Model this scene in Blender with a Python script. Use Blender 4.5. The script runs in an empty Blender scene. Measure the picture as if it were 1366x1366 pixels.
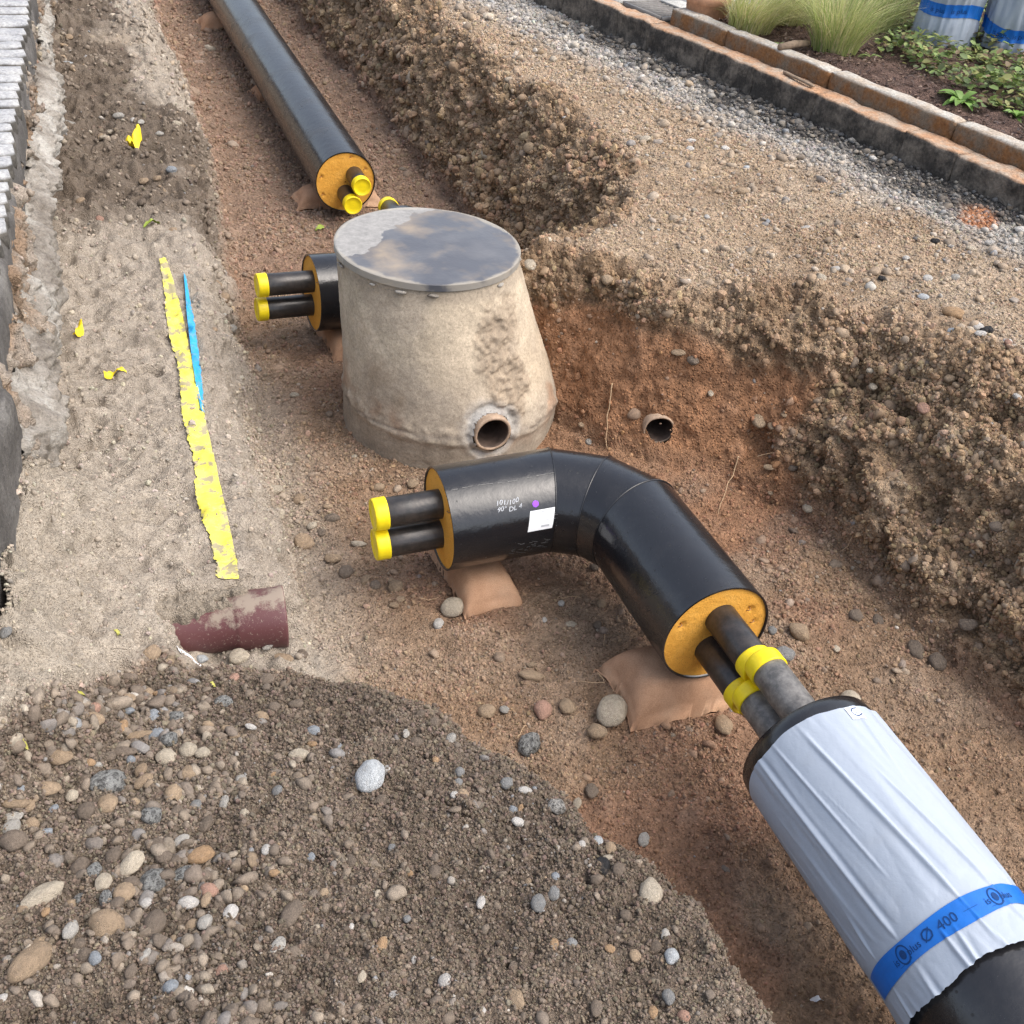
import bpy, bmesh, math, random
import numpy as np
from mathutils import Matrix, Vector

# ------------------------------------------------------------------ camera, world, sun, exposure
S = bpy.context.scene
C = S.collection
rad = math.radians
FPX, PITCH, ROLL, HEAD, HC = 1450.0, 36.9, 6.9, 24.6, 2.82

def cam_axes():
    p, r, h = rad(PITCH), rad(ROLL), rad(HEAD)
    f = np.array([math.sin(h)*math.cos(p), math.cos(h)*math.cos(p), -math.sin(p)])
    rt = np.array([math.cos(h), -math.sin(h), 0.0]); up = np.cross(rt, f)
    return rt*math.cos(r)+up*math.sin(r), -rt*math.sin(r)+up*math.cos(r), f
RT, UP, FW = cam_axes()
cam_d = bpy.data.cameras.new('camera'); cam = bpy.data.objects.new('camera', cam_d); C.objects.link(cam)
m3 = Matrix((RT, UP, -FW)).transposed()
cam.matrix_world = Matrix.Translation((0, 0, HC)) @ m3.to_4x4()
cam_d.sensor_width = 36; cam_d.lens = 36*FPX/1366; cam_d.clip_start = 0.05; cam_d.clip_end = 2000
S.camera = cam

W = bpy.data.worlds.new('World'); S.world = W; W.use_nodes = True
nt = W.node_tree; nt.nodes.clear()
sky = nt.nodes.new('ShaderNodeTexSky'); sky.sky_type = 'NISHITA'; sky.sun_disc = False
SUN_EL, SUN_AZ = 56.0, 125.0          # azimuth: degrees clockwise from +Y
sky.sun_elevation = rad(SUN_EL); sky.sun_rotation = rad(SUN_AZ)
sky.air_density = 1.0; sky.dust_density = 4.0; sky.ozone_density = 1.0
hs = nt.nodes.new('ShaderNodeHueSaturation'); hs.inputs['Saturation'].default_value = 0.60
bg = nt.nodes.new('ShaderNodeBackground'); bg.inputs['Strength'].default_value = 0.15
out = nt.nodes.new('ShaderNodeOutputWorld')
nt.links.new(sky.outputs[0], hs.inputs['Color']); nt.links.new(hs.outputs[0], bg.inputs[0]); nt.links.new(bg.outputs[0], out.inputs[0])

sd = bpy.data.lights.new('sun', 'SUN'); sun = bpy.data.objects.new('sun', sd); C.objects.link(sun)
sd.energy = 0.9; sd.angle = rad(60); sd.color = (1.0, 0.93, 0.84)
az, el = rad(SUN_AZ), rad(SUN_EL)
sdir = Vector((math.sin(az)*math.cos(el), math.cos(az)*math.cos(el), math.sin(el)))
sun.rotation_euler = sdir.to_track_quat('Z', 'Y').to_euler()
S.view_settings.view_transform = 'Standard'; S.view_settings.look = 'None'
S.view_settings.exposure = 1.10; S.view_settings.gamma = 1
S.cycles.use_denoising = True; S.cycles.denoising_prefilter = 'NONE'
S.cycles.max_bounces = 6

# ------------------------------------------------------------------ helpers
rng = np.random.default_rng(7)
def at(u, v, z):
    d = ((u-683)/FPX)*RT - ((v-683)/FPX)*UP + FW
    return np.array([0, 0, HC]) + d*((z-HC)/d[2])
def depth_of(P): return float((np.asarray(P)-np.array([0, 0, HC])) @ FW)
def tag(o, label=None, cat=None, group=None, kind=None):
    if label: o['label'] = label
    if cat: o['category'] = cat
    if group: o['group'] = group
    if kind: o['kind'] = kind
    return o
def empty(name, loc=(0, 0, 0)):
    o = bpy.data.objects.new(name, None); C.objects.link(o); o.location = loc; o.empty_display_size = 0.05
    return o
def mesh_np(name, V, Fq=None, Ft=None, col=None, smooth=True):
    """mesh from numpy arrays of vertices, quads and triangles"""
    me = bpy.data.meshes.new(name)
    V = np.asarray(V, np.float32)
    nq = 0 if Fq is None else len(Fq); nt_ = 0 if Ft is None else len(Ft)
    loops = np.concatenate([np.asarray(Fq, np.int32).ravel() if nq else np.zeros(0, np.int32), np.asarray(Ft, np.int32).ravel() if nt_ else np.zeros(0, np.int32)])
    starts = np.concatenate([np.arange(nq)*4, nq*4+np.arange(nt_)*3]).astype(np.int32)
    me.vertices.add(len(V)); me.vertices.foreach_set('co', V.ravel())
    me.loops.add(len(loops)); me.loops.foreach_set('vertex_index', loops)
    me.polygons.add(nq+nt_); me.polygons.foreach_set('loop_start', starts)
    me.update(calc_edges=True)
    me.polygons.foreach_set('use_smooth', np.full(nq+nt_, smooth, bool))
    if col is not None:
        a = me.color_attributes.new('Col', 'FLOAT_COLOR', 'POINT')
        c4 = np.ones((len(V), 4), np.float32); c4[:, :3] = col; a.data.foreach_set('color', c4.ravel())
    me.validate(); me.update()
    return me
def link(name, me, mat=None, parent=None):
    o = bpy.data.objects.new(name, me); C.objects.link(o)
    if mat is not None and len(me.materials) == 0: me.materials.append(mat)
    if parent is not None: o.parent = parent
    return o
def obj_np(name, V, Fq=None, Ft=None, mat=None, parent=None, col=None, smooth=True):
    V = np.asarray(V, float)
    if parent is not None and parent.type == 'EMPTY': V = V - np.array(parent.location)
    elif parent is not None and parent.parent is not None: V = V - np.array(parent.parent.location)
    return link(name, mesh_np(name, V, Fq, Ft, col, smooth), mat, parent)

def _hash(ix, iy, iz, seed):
    h = (ix.astype(np.uint32)*np.uint32(374761393) + iy.astype(np.uint32)*np.uint32(668265263) + iz.astype(np.uint32)*np.uint32(2246822519) + np.uint32((seed*3266489917) & 0xffffffff))
    h = (h ^ (h >> np.uint32(13)))*np.uint32(1274126177); h = h ^ (h >> np.uint32(16))
    return h.astype(np.float32)*(2.0/4294967295.0) - 1.0
def noise(P, f, seed=0):
    Q = np.asarray(P, np.float64)*f + 1000.0
    I = np.floor(Q).astype(np.int64); T = (Q-I).astype(np.float32); T = T*T*T*(T*(T*6-15)+10)
    x, y, z = I[..., 0], I[..., 1], I[..., 2]; tx, ty, tz = T[..., 0], T[..., 1], T[..., 2]
    def g(a, b, c): return _hash(x+a, y+b, z+c, seed)
    def l(a, b, t): return a+(b-a)*t
    return l(l(l(g(0,0,0), g(1,0,0), tx), l(g(0,1,0), g(1,1,0), tx), ty), l(l(g(0,0,1), g(1,0,1), tx), l(g(0,1,1), g(1,1,1), tx), ty), tz)
def fbm(P, f, n=3, seed=0, gain=.5):
    s = 0; a = 1; t = 0
    for i in range(n): s = s + a*noise(P, f*2.03**i, seed+i*17); t += a; a *= gain
    return s/t
def ss(a, b, x):
    t = np.clip((x-a)/(b-a), 0, 1); return t*t*(3-2*t)
def grid_quads(nr, nc, wrap=False):
    r = np.arange(nr-1)[:, None]; c = np.arange(nc if wrap else nc-1)[None, :]
    c2 = (c+1) % nc
    return np.stack([r*nc+c, r*nc+c2, (r+1)*nc+c2, (r+1)*nc+c], -1).reshape(-1, 4)
def frame_of(d):
    d = np.asarray(d, float); d = d/np.linalg.norm(d)
    a = np.array([0, 0, 1.0]) if abs(d[2]) < .9 else np.array([1.0, 0, 0])
    s = np.cross(d, a); s /= np.linalg.norm(s); u = np.cross(s, d)
    return d, s, u
def tube_np(pts, radii, n=12, cap=True):
    """swept tube along a polyline; returns V, quads, tris"""
    pts = np.asarray(pts, float); m = len(pts)
    radii = np.full(m, radii) if np.isscalar(radii) else np.asarray(radii)
    tg = np.gradient(pts, axis=0); a = np.linspace(0, 2*np.pi, n, endpoint=False)
    V = []
    s = None
    for i in range(m):
        d = tg[i]/np.linalg.norm(tg[i])
        if s is None: _, s, u = frame_of(d)
        else: s = s-d*(s@d); s /= np.linalg.norm(s); u = np.cross(s, d)
        V.append(pts[i]+radii[i]*(np.outer(np.cos(a), s)+np.outer(np.sin(a), u)))
    V = np.concatenate(V); Q = grid_quads(m, n, True); T = []
    if cap:
        c0, c1 = len(V), len(V)+1; V = np.vstack([V, pts[0], pts[-1]])
        for k in range(n):
            T.append((c0, (k+1) % n, k)); T.append((c1, (m-1)*n+k, (m-1)*n+(k+1) % n))
    return V, Q, np.array(T) if T else None
def lathe_np(prof, origin, d, n=48, cap0=False, cap1=False):
    """prof: (distance along d, radius)"""
    d, s, u = frame_of(d); a = np.linspace(0, 2*np.pi, n, endpoint=False)
    V = np.concatenate([np.asarray(origin)+t*d+r*(np.outer(np.cos(a), s)+np.outer(np.sin(a), u)) for t, r in prof])
    return V, grid_quads(len(prof), n, True), None
def ico(sub):
    bm = bmesh.new(); bmesh.ops.create_icosphere(bm, subdivisions=sub, radius=1)
    V = np.array([v.co for v in bm.verts]); Fc = np.array([[v.index for v in f.verts] for f in bm.faces]); bm.free()
    return V, Fc

# ------------------------------------------------------------------ materials
def new_mat(name, rough=.8, spec=.3, col=(.5, .5, .5), metal=0.0):
    m = bpy.data.materials.new(name); m.use_nodes = True
    b = m.node_tree.nodes['Principled BSDF']
    b.inputs['Base Color'].default_value = (*col, 1); b.inputs['Roughness'].default_value = rough
    b.inputs['Specular IOR Level'].default_value = spec; b.inputs['Metallic'].default_value = metal
    return m, m.node_tree, b
def N(t, typ, **kw):
    n = t.nodes.new(typ)
    for k, v in kw.items():
        if k in n.inputs: n.inputs[k].default_value = v
        else: setattr(n, k, v)
    return n
def coords(t, kind='Object'): return t.nodes.new('ShaderNodeTexCoord').outputs[kind]
def ntex(t, vec, scale, detail=3, rough=.55):
    n = N(t, 'ShaderNodeTexNoise', Scale=scale, Detail=detail, Roughness=rough); t.links.new(vec, n.inputs['Vector']); return n.outputs[0]
def vtex(t, vec, scale, feature='F1', outn='Distance', rnd=1.0):
    n = N(t, 'ShaderNodeTexVoronoi', Scale=scale, feature=feature, Randomness=rnd); t.links.new(vec, n.inputs['Vector']); return n.outputs[outn]
def math_(t, op, a, b=None, c=None):
    n = t.nodes.new('ShaderNodeMath'); n.operation = op
    for i, x in enumerate((a, b, c)):
        if x is None: continue
        if hasattr(x, 'is_linked'): t.links.new(x, n.inputs[i])
        else: n.inputs[i].default_value = x
    return n.outputs[0]
def ramp(t, fac, stops):
    n = t.nodes.new('ShaderNodeValToRGB'); e = n.color_ramp.elements
    while len(e) > 1: e.remove(e[-1])
    e[0].position = stops[0][0]; e[0].color = (*stops[0][1], 1) if len(stops[0][1]) == 3 else stops[0][1]
    for p, c in stops[1:]:
        x = e.new(p); x.color = (*c, 1)
    t.links.new(fac, n.inputs[0]); return n.outputs[0]
def gray(t, fac, *stops): return ramp(t, fac, [(p, (v, v, v)) for p, v in stops])
def mix(t, fac, a, b, mode='MIX'):
    n = t.nodes.new('ShaderNodeMix'); n.data_type = 'RGBA'; n.blend_type = mode
    for i, x in ((0, fac), (6, a), (7, b)):
        if hasattr(x, 'is_linked'): t.links.new(x, n.inputs[i])
        elif i == 0: n.inputs[i].default_value = x
        else: n.inputs[i].default_value = (*x, 1)
    return n.outputs[2]
def bump(t, h, strength, dist, b, normal=None):
    n = N(t, 'ShaderNodeBump', Strength=strength, Distance=dist); t.links.new(h, n.inputs['Height'])
    if normal is not None: t.links.new(normal, n.inputs['Normal'])
    if b is not None: t.links.new(n.outputs[0], b.inputs['Normal'])
    return n.outputs[0]
def setc(t, b, c): t.links.new(c, b.inputs['Base Color'])

def ground_mat(name, grain, contrast, bstr, chip=.5):
    m, t, b = new_mat(name, .93, .2)
    v = coords(t)
    at_ = N(t, 'ShaderNodeAttribute', attribute_name='Col')
    n1 = ntex(t, v, 9, 6, .62); n2 = ntex(t, v, grain*.6, 4, .7)
    f1 = gray(t, n1, (.25, 1-.35*contrast), (.5, 1.0), (.75, 1+.28*contrast))
    f2 = gray(t, n2, (.28, 1-.5*contrast), (.5, 1.0), (.74, 1+.42*contrast))
    c = mix(t, 1.0, at_.outputs[0], f1, 'MULTIPLY'); c = mix(t, 1.0, c, f2, 'MULTIPLY')
    # single grains of another colour
    vc = vtex(t, v, grain, outn='Color'); vd = vtex(t, v, grain)
    sep = t.nodes.new('ShaderNodeSeparateColor'); t.links.new(vc, sep.inputs[0])
    gcol = ramp(t, sep.outputs[1], [(0, (.55, .5, .45)), (.3, (.8, .74, .66)), (.55, (1.05, .98, .9)), (.8, (1.45, 1.36, 1.25)), (.93, (1.9, 1.85, 1.8)), (1, (2.3, 2.3, 2.3))])
    inside = math_(t, 'MULTIPLY', gray(t, vd, (.30, 1), (.52, 0)), math_(t, 'MULTIPLY', gray(t, sep.outputs[0], (.35, 0), (.6, 1)), chip))
    g2 = mix(t, 1.0, c, gcol, 'MULTIPLY'); c = mix(t, inside, c, g2)
    setc(t, b, c)
    h = math_(t, 'ADD', math_(t, 'MULTIPLY', n2, 1.0), math_(t, 'MULTIPLY', gray(t, vd, (0, 1), (.5, 0)), .9))
    n3 = ntex(t, v, grain*2.6, 3, .7)
    h = math_(t, 'ADD', h, math_(t, 'MULTIPLY', n3, .5))
    bump(t, h, bstr, .012, b)
    return m
M = {}
M['floor'] = ground_mat('trench_floor_soil', 95, .75, .9, .7)
M['wall'] = ground_mat('trench_wall_soil', 75, 1.0, 1.0, .7)
M['sand'] = ground_mat('bedding_sand', 150, .6, .8, .3)
M['heap'] = ground_mat('gravel_soil', 110, 1.0, 1.0, .8)
M['road'] = ground_mat('roadbed_gravel', 80, .9, 1.0, .9)

def stone_mat(name, attr):
    m, t, b = new_mat(name, .85, .22)
    v = coords(t)
    if attr: base = N(t, 'ShaderNodeAttribute', attribute_name='Col').outputs[0]
    else: base = t.nodes.new('ShaderNodeObjectInfo').outputs['Color']
    k = 1.0 if not attr else .0
    n1 = ntex(t, v, 3 if not attr else 60, 5, .65); n2 = ntex(t, v, 18 if not attr else 300, 3)
    c = mix(t, 1.0, base, gray(t, n1, (.3, .72), (.5, 1.0), (.7, 1.2)), 'MULTIPLY')
    c = mix(t, 1.0, c, gray(t, n2, (.3, .85), (.7, 1.15)), 'MULTIPLY')
    # soil film clinging to the stone
    film = gray(t, ntex(t, v, 2.2 if not attr else 35, 4, .6), (.52, 0), (.72, .4))
    c = mix(t, film, c, (.22, .175, .135)); setc(t, b, c)
    bump(t, math_(t, 'ADD', n2, n1), .55, .06 if not attr else .004, b)
    return m
m, t, b = new_mat('soil_crumb', .95, .15); v = coords(t)
ia = N(t, 'ShaderNodeAttribute', attribute_name='Col', attribute_type='INSTANCER')
setc(t, b, mix(t, 1.0, ia.outputs[0], gray(t, ntex(t, v, 2.5, 4, .7), (.3, .75), (.7, 1.25)), 'MULTIPLY')); M['crumb'] = m
M['stone'] = stone_mat('river_stone', False)
M['pebble'] = stone_mat('pebble_gravel', True)
m, t, b = new_mat('speckled_stone', .75, .3); v = coords(t)
base = t.nodes.new('ShaderNodeObjectInfo').outputs['Color']
setc(t, b, mix(t, gray(t, ntex(t, v, 3.2, 6, .7), (.44, 0), (.60, .9)), base, (.06, .058, .055))); bump(t, ntex(t, v, 6, 5, .7), .8, .08, b)
M['speck'] = m

def hdpe():
    m, t, b = new_mat('black_polyethylene', .4, .7)
    v = coords(t)
    dust = gray(t, ntex(t, v, 3.5, 6, .6), (.48, 0), (.8, .45))
    fine = gray(t, ntex(t, v, 60, 4, .7), (.35, .35), (.7, 1.0))
    d = math_(t, 'MULTIPLY', dust, fine)
    c = mix(t, d, (.010, .010, .012), (.075, .07, .065))
    # drops and splashes of dirt
    sp = vtex(t, v, 38); spc = vtex(t, v, 38, outn='Color'); sep = t.nodes.new('ShaderNodeSeparateColor'); t.links.new(spc, sep.inputs[0])
    spot = math_(t, 'MULTIPLY', gray(t, sp, (.12, 1), (.2, 0)), gray(t, sep.outputs[0], (.72, 0), (.8, 1)))
    c = mix(t, math_(t, 'MULTIPLY', spot, .8), c, (.004, .004, .004))
    sc = gray(t, ntex(t, v, 140, 2, .8), (.70, 0), (.78, .5)); c = mix(t, math_(t, 'MULTIPLY', sc, .4), c, (.35, .33, .3))
    setc(t, b, c)
    r = math_(t, 'ADD', .20, math_(t, 'MULTIPLY', dust, .4)); r = math_(t, 'ADD', r, math_(t, 'MULTIPLY', spot, .3))
    t.links.new(r, b.inputs['Roughness']); bump(t, ntex(t, v, 22, 3), .08, .02, b)
    return m
M['hdpe'] = hdpe()
def foam():
    m, t, b = new_mat('polyurethane_foam', .8, .25)
    v = coords(t)
    c = ramp(t, ntex(t, v, 14, 5, .65), [(.25, (.70, .33, .05)), (.5, (.76, .375, .06)), (.75, (.80, .42, .085))])
    pits = gray(t, vtex(t, v, 160), (.10, .45), (.25, 1)); c = mix(t, 1.0, c, pits, 'MULTIPLY'); setc(t, b, c)
    bump(t, ntex(t, v, 55, 5, .7), .5, .012, b); return m
M['foam'] = foam()
def steel(name, ca, cb, rough):
    m, t, b = new_mat(name, rough, .7, metal=.25)
    v = coords(t)
    setc(t, b, mix(t, gray(t, ntex(t, v, 25, 6, .7), (.4, 0), (.65, 1)), ca, cb)); bump(t, ntex(t, v, 90, 3), .15, .005, b)
    return m
M['steel'] = steel('mill_steel', (.026, .024, .023), (.06, .05, .044), .33)
M['steel_grey'] = steel('weathered_steel', (.10, .095, .09), (.25, .235, .215), .5)
def plain(name, col, rough, spec=.4, var=.15, sc=30, bs=.1, bd=.004):
    m, t, b = new_mat(name, rough, spec)
    v = coords(t)
    setc(t, b, mix(t, 1.0, col, gray(t, ntex(t, v, sc, 5, .65), (.3, 1-var), (.7, 1+var)), 'MULTIPLY'))
    if bs: bump(t, ntex(t, v, sc*3, 3), bs, bd, b)
    return m
M['cap'] = plain('yellow_plastic', (.86, .67, .012), .38, .45, .08)
M['copper'] = plain('alarm_wire', (.30, .16, .08), .5)
M['clay'] = plain('fired_clay', (.38, .275, .195), .75, .3, .3, 40, .4)
M['clay_in'] = plain('dark_pipe_inside', (.10, .07, .055), .6, .4, .4, 30, .3)  # pipe inside coloured darker than the clay outside
M['maroon'] = None
m, t, b = new_mat('brown_plastic_with_sand', .5, .4); v = coords(t)
geo = t.nodes.new('ShaderNodeNewGeometry'); sx = t.nodes.new('ShaderNodeSeparateXYZ'); t.links.new(geo.outputs['Normal'], sx.inputs[0])
st = math_(t, 'ADD', math_(t, 'MULTIPLY', sx.outputs[2], .45), math_(t, 'MULTIPLY', ntex(t, v, 9, 7, .75), 1.1))
mk = gray(t, st, (.88, 0), (1.0, .9)); fine = gray(t, ntex(t, v, 90, 3, .8), (.60, 0), (.66, .7))
mk = math_(t, 'MAXIMUM', mk, fine)
setc(t, b, mix(t, mk, (.115, .045, .046), (.29, .24, .19))); t.links.new(math_(t, 'ADD', .42, math_(t, 'MULTIPLY', mk, .5)), b.inputs['Roughness'])
bump(t, mk, .4, .006, b); M['maroon'] = m
def burlap():
    m, t, b = new_mat('jute_cloth', .95, .1)
    v = coords(t)
    wv = ntex(t, v, 260, 3, .8)
    c = ramp(t, ntex(t, v, 6, 5, .6), [(.3, (.33, .19, .115)), (.5, (.44, .265, .165)), (.7, (.49, .32, .21))])
    c = mix(t, 1.0, c, gray(t, wv, (.3, .72), (.7, 1.15)), 'MULTIPLY'); setc(t, b, c); bump(t, wv, .3, .003, b); return m
M['burlap'] = burlap()
def concrete(name, ca, cb, cc, bs=.6, sc=1.0):
    m, t, b = new_mat(name, .9, .25)
    v = coords(t)
    c = ramp(t, ntex(t, v, 4*sc, 7, .65), [(.32, ca), (.5, cb), (.68, cc)])
    n2 = ntex(t, v, 70*sc, 5, .75); c = mix(t, 1.0, c, gray(t, n2, (.3, .68), (.7, 1.25)), 'MULTIPLY')
    vd = vtex(t, v, 120*sc); c = mix(t, 1.0, c, gray(t, vd, (.08, .6), (.3, 1)), 'MULTIPLY')
    setc(t, b, c); bump(t, math_(t, 'ADD', n2, math_(t, 'MULTIPLY', ntex(t, v, 14*sc, 4), 1.2)), bs, .012, b); return m
M['manhole'] = None
m, t, b = new_mat('manhole_concrete', .9, .25); v = coords(t)
at_ = N(t, 'ShaderNodeAttribute', attribute_name='Col').outputs[0]
n2 = ntex(t, v, 80, 5, .75); n1 = ntex(t, v, 7, 6, .65)
c = mix(t, 1.0, at_, gray(t, n1, (.3, .78), (.7, 1.22)), 'MULTIPLY'); c = mix(t, 1.0, c, gray(t, n2, (.3, .72), (.7, 1.25)), 'MULTIPLY')
c = mix(t, 1.0, c, gray(t, vtex(t, v, 70), (.05, .62), (.22, 1)), 'MULTIPLY')
setc(t, b, c); bump(t, math_(t, 'ADD', n2, n1), .35, .008, b); M['manhole'] = m
M['haunch'] = concrete('rough_concrete', (.17, .145, .12), (.33, .30, .26), (.50, .48, .44), 1.0)
M['granite'] = concrete('granite_sett', (.27, .27, .28), (.37, .37, .375), (.46, .455, .45), .7, 1.2)
M['darkstone'] = concrete('dark_stone', (.075, .07, .065), (.12, .112, .105), (.21, .20, .185), .9)
M['kerb_low'] = None
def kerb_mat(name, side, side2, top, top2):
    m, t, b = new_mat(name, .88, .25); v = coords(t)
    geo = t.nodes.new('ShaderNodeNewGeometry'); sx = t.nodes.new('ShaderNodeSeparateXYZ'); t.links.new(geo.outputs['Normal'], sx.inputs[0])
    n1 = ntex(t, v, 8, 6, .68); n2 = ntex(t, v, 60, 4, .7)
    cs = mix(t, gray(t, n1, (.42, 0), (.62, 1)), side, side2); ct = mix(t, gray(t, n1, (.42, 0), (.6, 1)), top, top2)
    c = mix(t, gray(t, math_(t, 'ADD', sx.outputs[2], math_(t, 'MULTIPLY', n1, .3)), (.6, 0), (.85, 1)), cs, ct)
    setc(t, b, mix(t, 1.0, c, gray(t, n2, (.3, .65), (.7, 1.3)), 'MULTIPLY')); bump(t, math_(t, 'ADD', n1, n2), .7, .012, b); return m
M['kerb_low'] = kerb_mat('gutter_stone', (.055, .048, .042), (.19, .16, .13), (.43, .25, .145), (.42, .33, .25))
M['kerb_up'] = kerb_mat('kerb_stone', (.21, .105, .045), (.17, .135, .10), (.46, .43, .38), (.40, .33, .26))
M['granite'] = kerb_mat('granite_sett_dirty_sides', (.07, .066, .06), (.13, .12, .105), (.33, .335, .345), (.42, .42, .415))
M['paver'] = concrete('paving_stone', (.30, .29, .25), (.42, .41, .38), (.52, .51, .48), .5)
M['terra'] = plain('terracotta', (.47, .26, .16), .85, .2, .2)
M['iron'] = plain('cast_iron', (.16, .15, .14), .6, .4, .25)
M['foil'] = None
m, t, b = new_mat('white_foil', .42, .4); v = coords(t)
setc(t, b, mix(t, gray(t, ntex(t, v, 6, 6, .6), (.52, 0), (.8, .35)), (.37, .415, .48), (.34, .34, .335))); bump(t, ntex(t, v, 28, 4, .6), .12, .02, b); M['foil'] = m
M['bluetape'] = plain('blue_adhesive_tape', (.010, .135, .50), .35, .4, .1)
M['ink'] = plain('black_print', (.008, .045, .16), .6, .2, .0, 10, 0)
M['scuff'] = plain('scuffed_plastic', (.15, .145, .14), .8, .2, .2, 40, 0)
M['chalk'] = plain('white_marker', (.50, .52, .55), .7, .2, .1, 10, 0)
M['purple'] = plain('purple_sticker', (.30, .08, .75), .5, .3, .05)
M['paper'] = plain('white_paper', (.78, .79, .80), .6, .3, .05)
M['greyprint'] = plain('grey_print', (.42, .43, .45), .7, .2, 0, 10, 0)
def ribbon_mat(name, col, sandy):
    m, t, b = new_mat(name, .5, .4); v = coords(t)
    if sandy:
        k = gray(t, ntex(t, v, 11, 6, .72), (.50, 0), (.56, .9)); k2 = gray(t, ntex(t, v, 120, 3, .8), (.60, 0), (.66, .8)); k = math_(t, 'MAXIMUM', k, k2)
        setc(t, b, mix(t, k, col, (.30, .26, .20))); t.links.new(math_(t, 'ADD', .45, math_(t, 'MULTIPLY', k, .5)), b.inputs['Roughness'])
    else: setc(t, b, mix(t, gray(t, ntex(t, v, 30, 4), (.5, 0), (.75, .5)), col, (.28, .27, .24)))
    return m
M['yellowtape'] = ribbon_mat('yellow_warning_tape', (.80, .72, .10), True)
M['bluestrip'] = ribbon_mat('blue_plastic_strip', (.03, .34, .66), False)
M['scrap'] = plain('yellow_film_scrap', (.80, .60, .02), .5)
M['root'] = plain('plant_root', (.45, .32, .20), .9, .1)
M['wood'] = plain('weathered_wood', (.24, .18, .13), .9, .1, .3, 20, .4)
def leaf_mat(name, stops, transl=.3, rough=.5):
    m, t, b = new_mat(name, rough, .35)
    at_ = N(t, 'ShaderNodeAttribute', attribute_name='Col'); t.links.new(at_.outputs[0], b.inputs['Base Color'])
    tr = t.nodes.new('ShaderNodeBsdfTranslucent'); t.links.new(at_.outputs[0], tr.inputs[0])
    ms = t.nodes.new('ShaderNodeMixShader'); ms.inputs[0].default_value = transl
    o = t.nodes['Material Output']; t.links.new(b.outputs[0], ms.inputs[1]); t.links.new(tr.outputs[0], ms.inputs[2]); t.links.new(ms.outputs[0], o.inputs[0])
    return m
M['leaf'] = leaf_mat('leaf', None)
M['mulch'] = ground_mat('bed_soil', 80, .9, 1.0, .6)

# ------------------------------------------------------------------ terrain
FOOT = np.array([(2.95, -3), (2.93, 1.5), (2.90, 2.4), (2.88, 3.0), (2.82, 3.22), (2.64, 3.42), (2.38, 3.55), (2.19, 3.74), (2.07, 4.03), (1.92, 4.28), (1.70, 4.42), (1.62, 4.62), (1.74, 4.80), (2.10, 4.93), (2.45, 5.08), (2.58, 5.4), (2.56, 6.0), (2.53, 7), (2.48, 8.5), (2.44, 13), (2.4, 26)])
HEAP = np.array([(-1.4, 1.4), (-.5, 2.03), (-.38, 2.15), (-.27, 2.28), (-.15, 2.43), (.03, 2.65), (.27, 2.74), (.60, 2.63), (.82, 2.44), (.97, 2.24), (1.05, 2.10), (1.12, 1.95), (1.21, 1.79), (1.245, 1.62), (1.28, 1.49), (1.32, 1.37), (1.35, 1.2), (1.37, .99), (1.42, .4), (1.46, -3)])
def dist_poly(x, y, pts):
    d = np.full(x.shape, 1e9, np.float32)
    for (ax, ay), (bx, by) in zip(pts[:-1], pts[1:]):
        vx, vy = bx-ax, by-ay; t_ = np.clip(((x-ax)*vx+(y-ay)*vy)/(vx*vx+vy*vy), 0, 1)
        d = np.minimum(d, np.hypot(x-ax-t_*vx, y-ay-t_*vy))
    return d
def ip(y, ys, vs): return np.interp(y, ys, vs)
def floor_z(y): return -0.04*np.clip(y-2.5, 0, 4.3)
def kerb_x(y): return 4.733+(np.minimum(y, 10.0)-4.24)*(4.075-4.733)/(7.317-4.24)
def left_x(y): return ip(y, [-3, 2.7, 3.6, 5.1, 7.9, 14, 26], [-.62, -.36, -.235, -.17, -.06, .1, .3])
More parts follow.
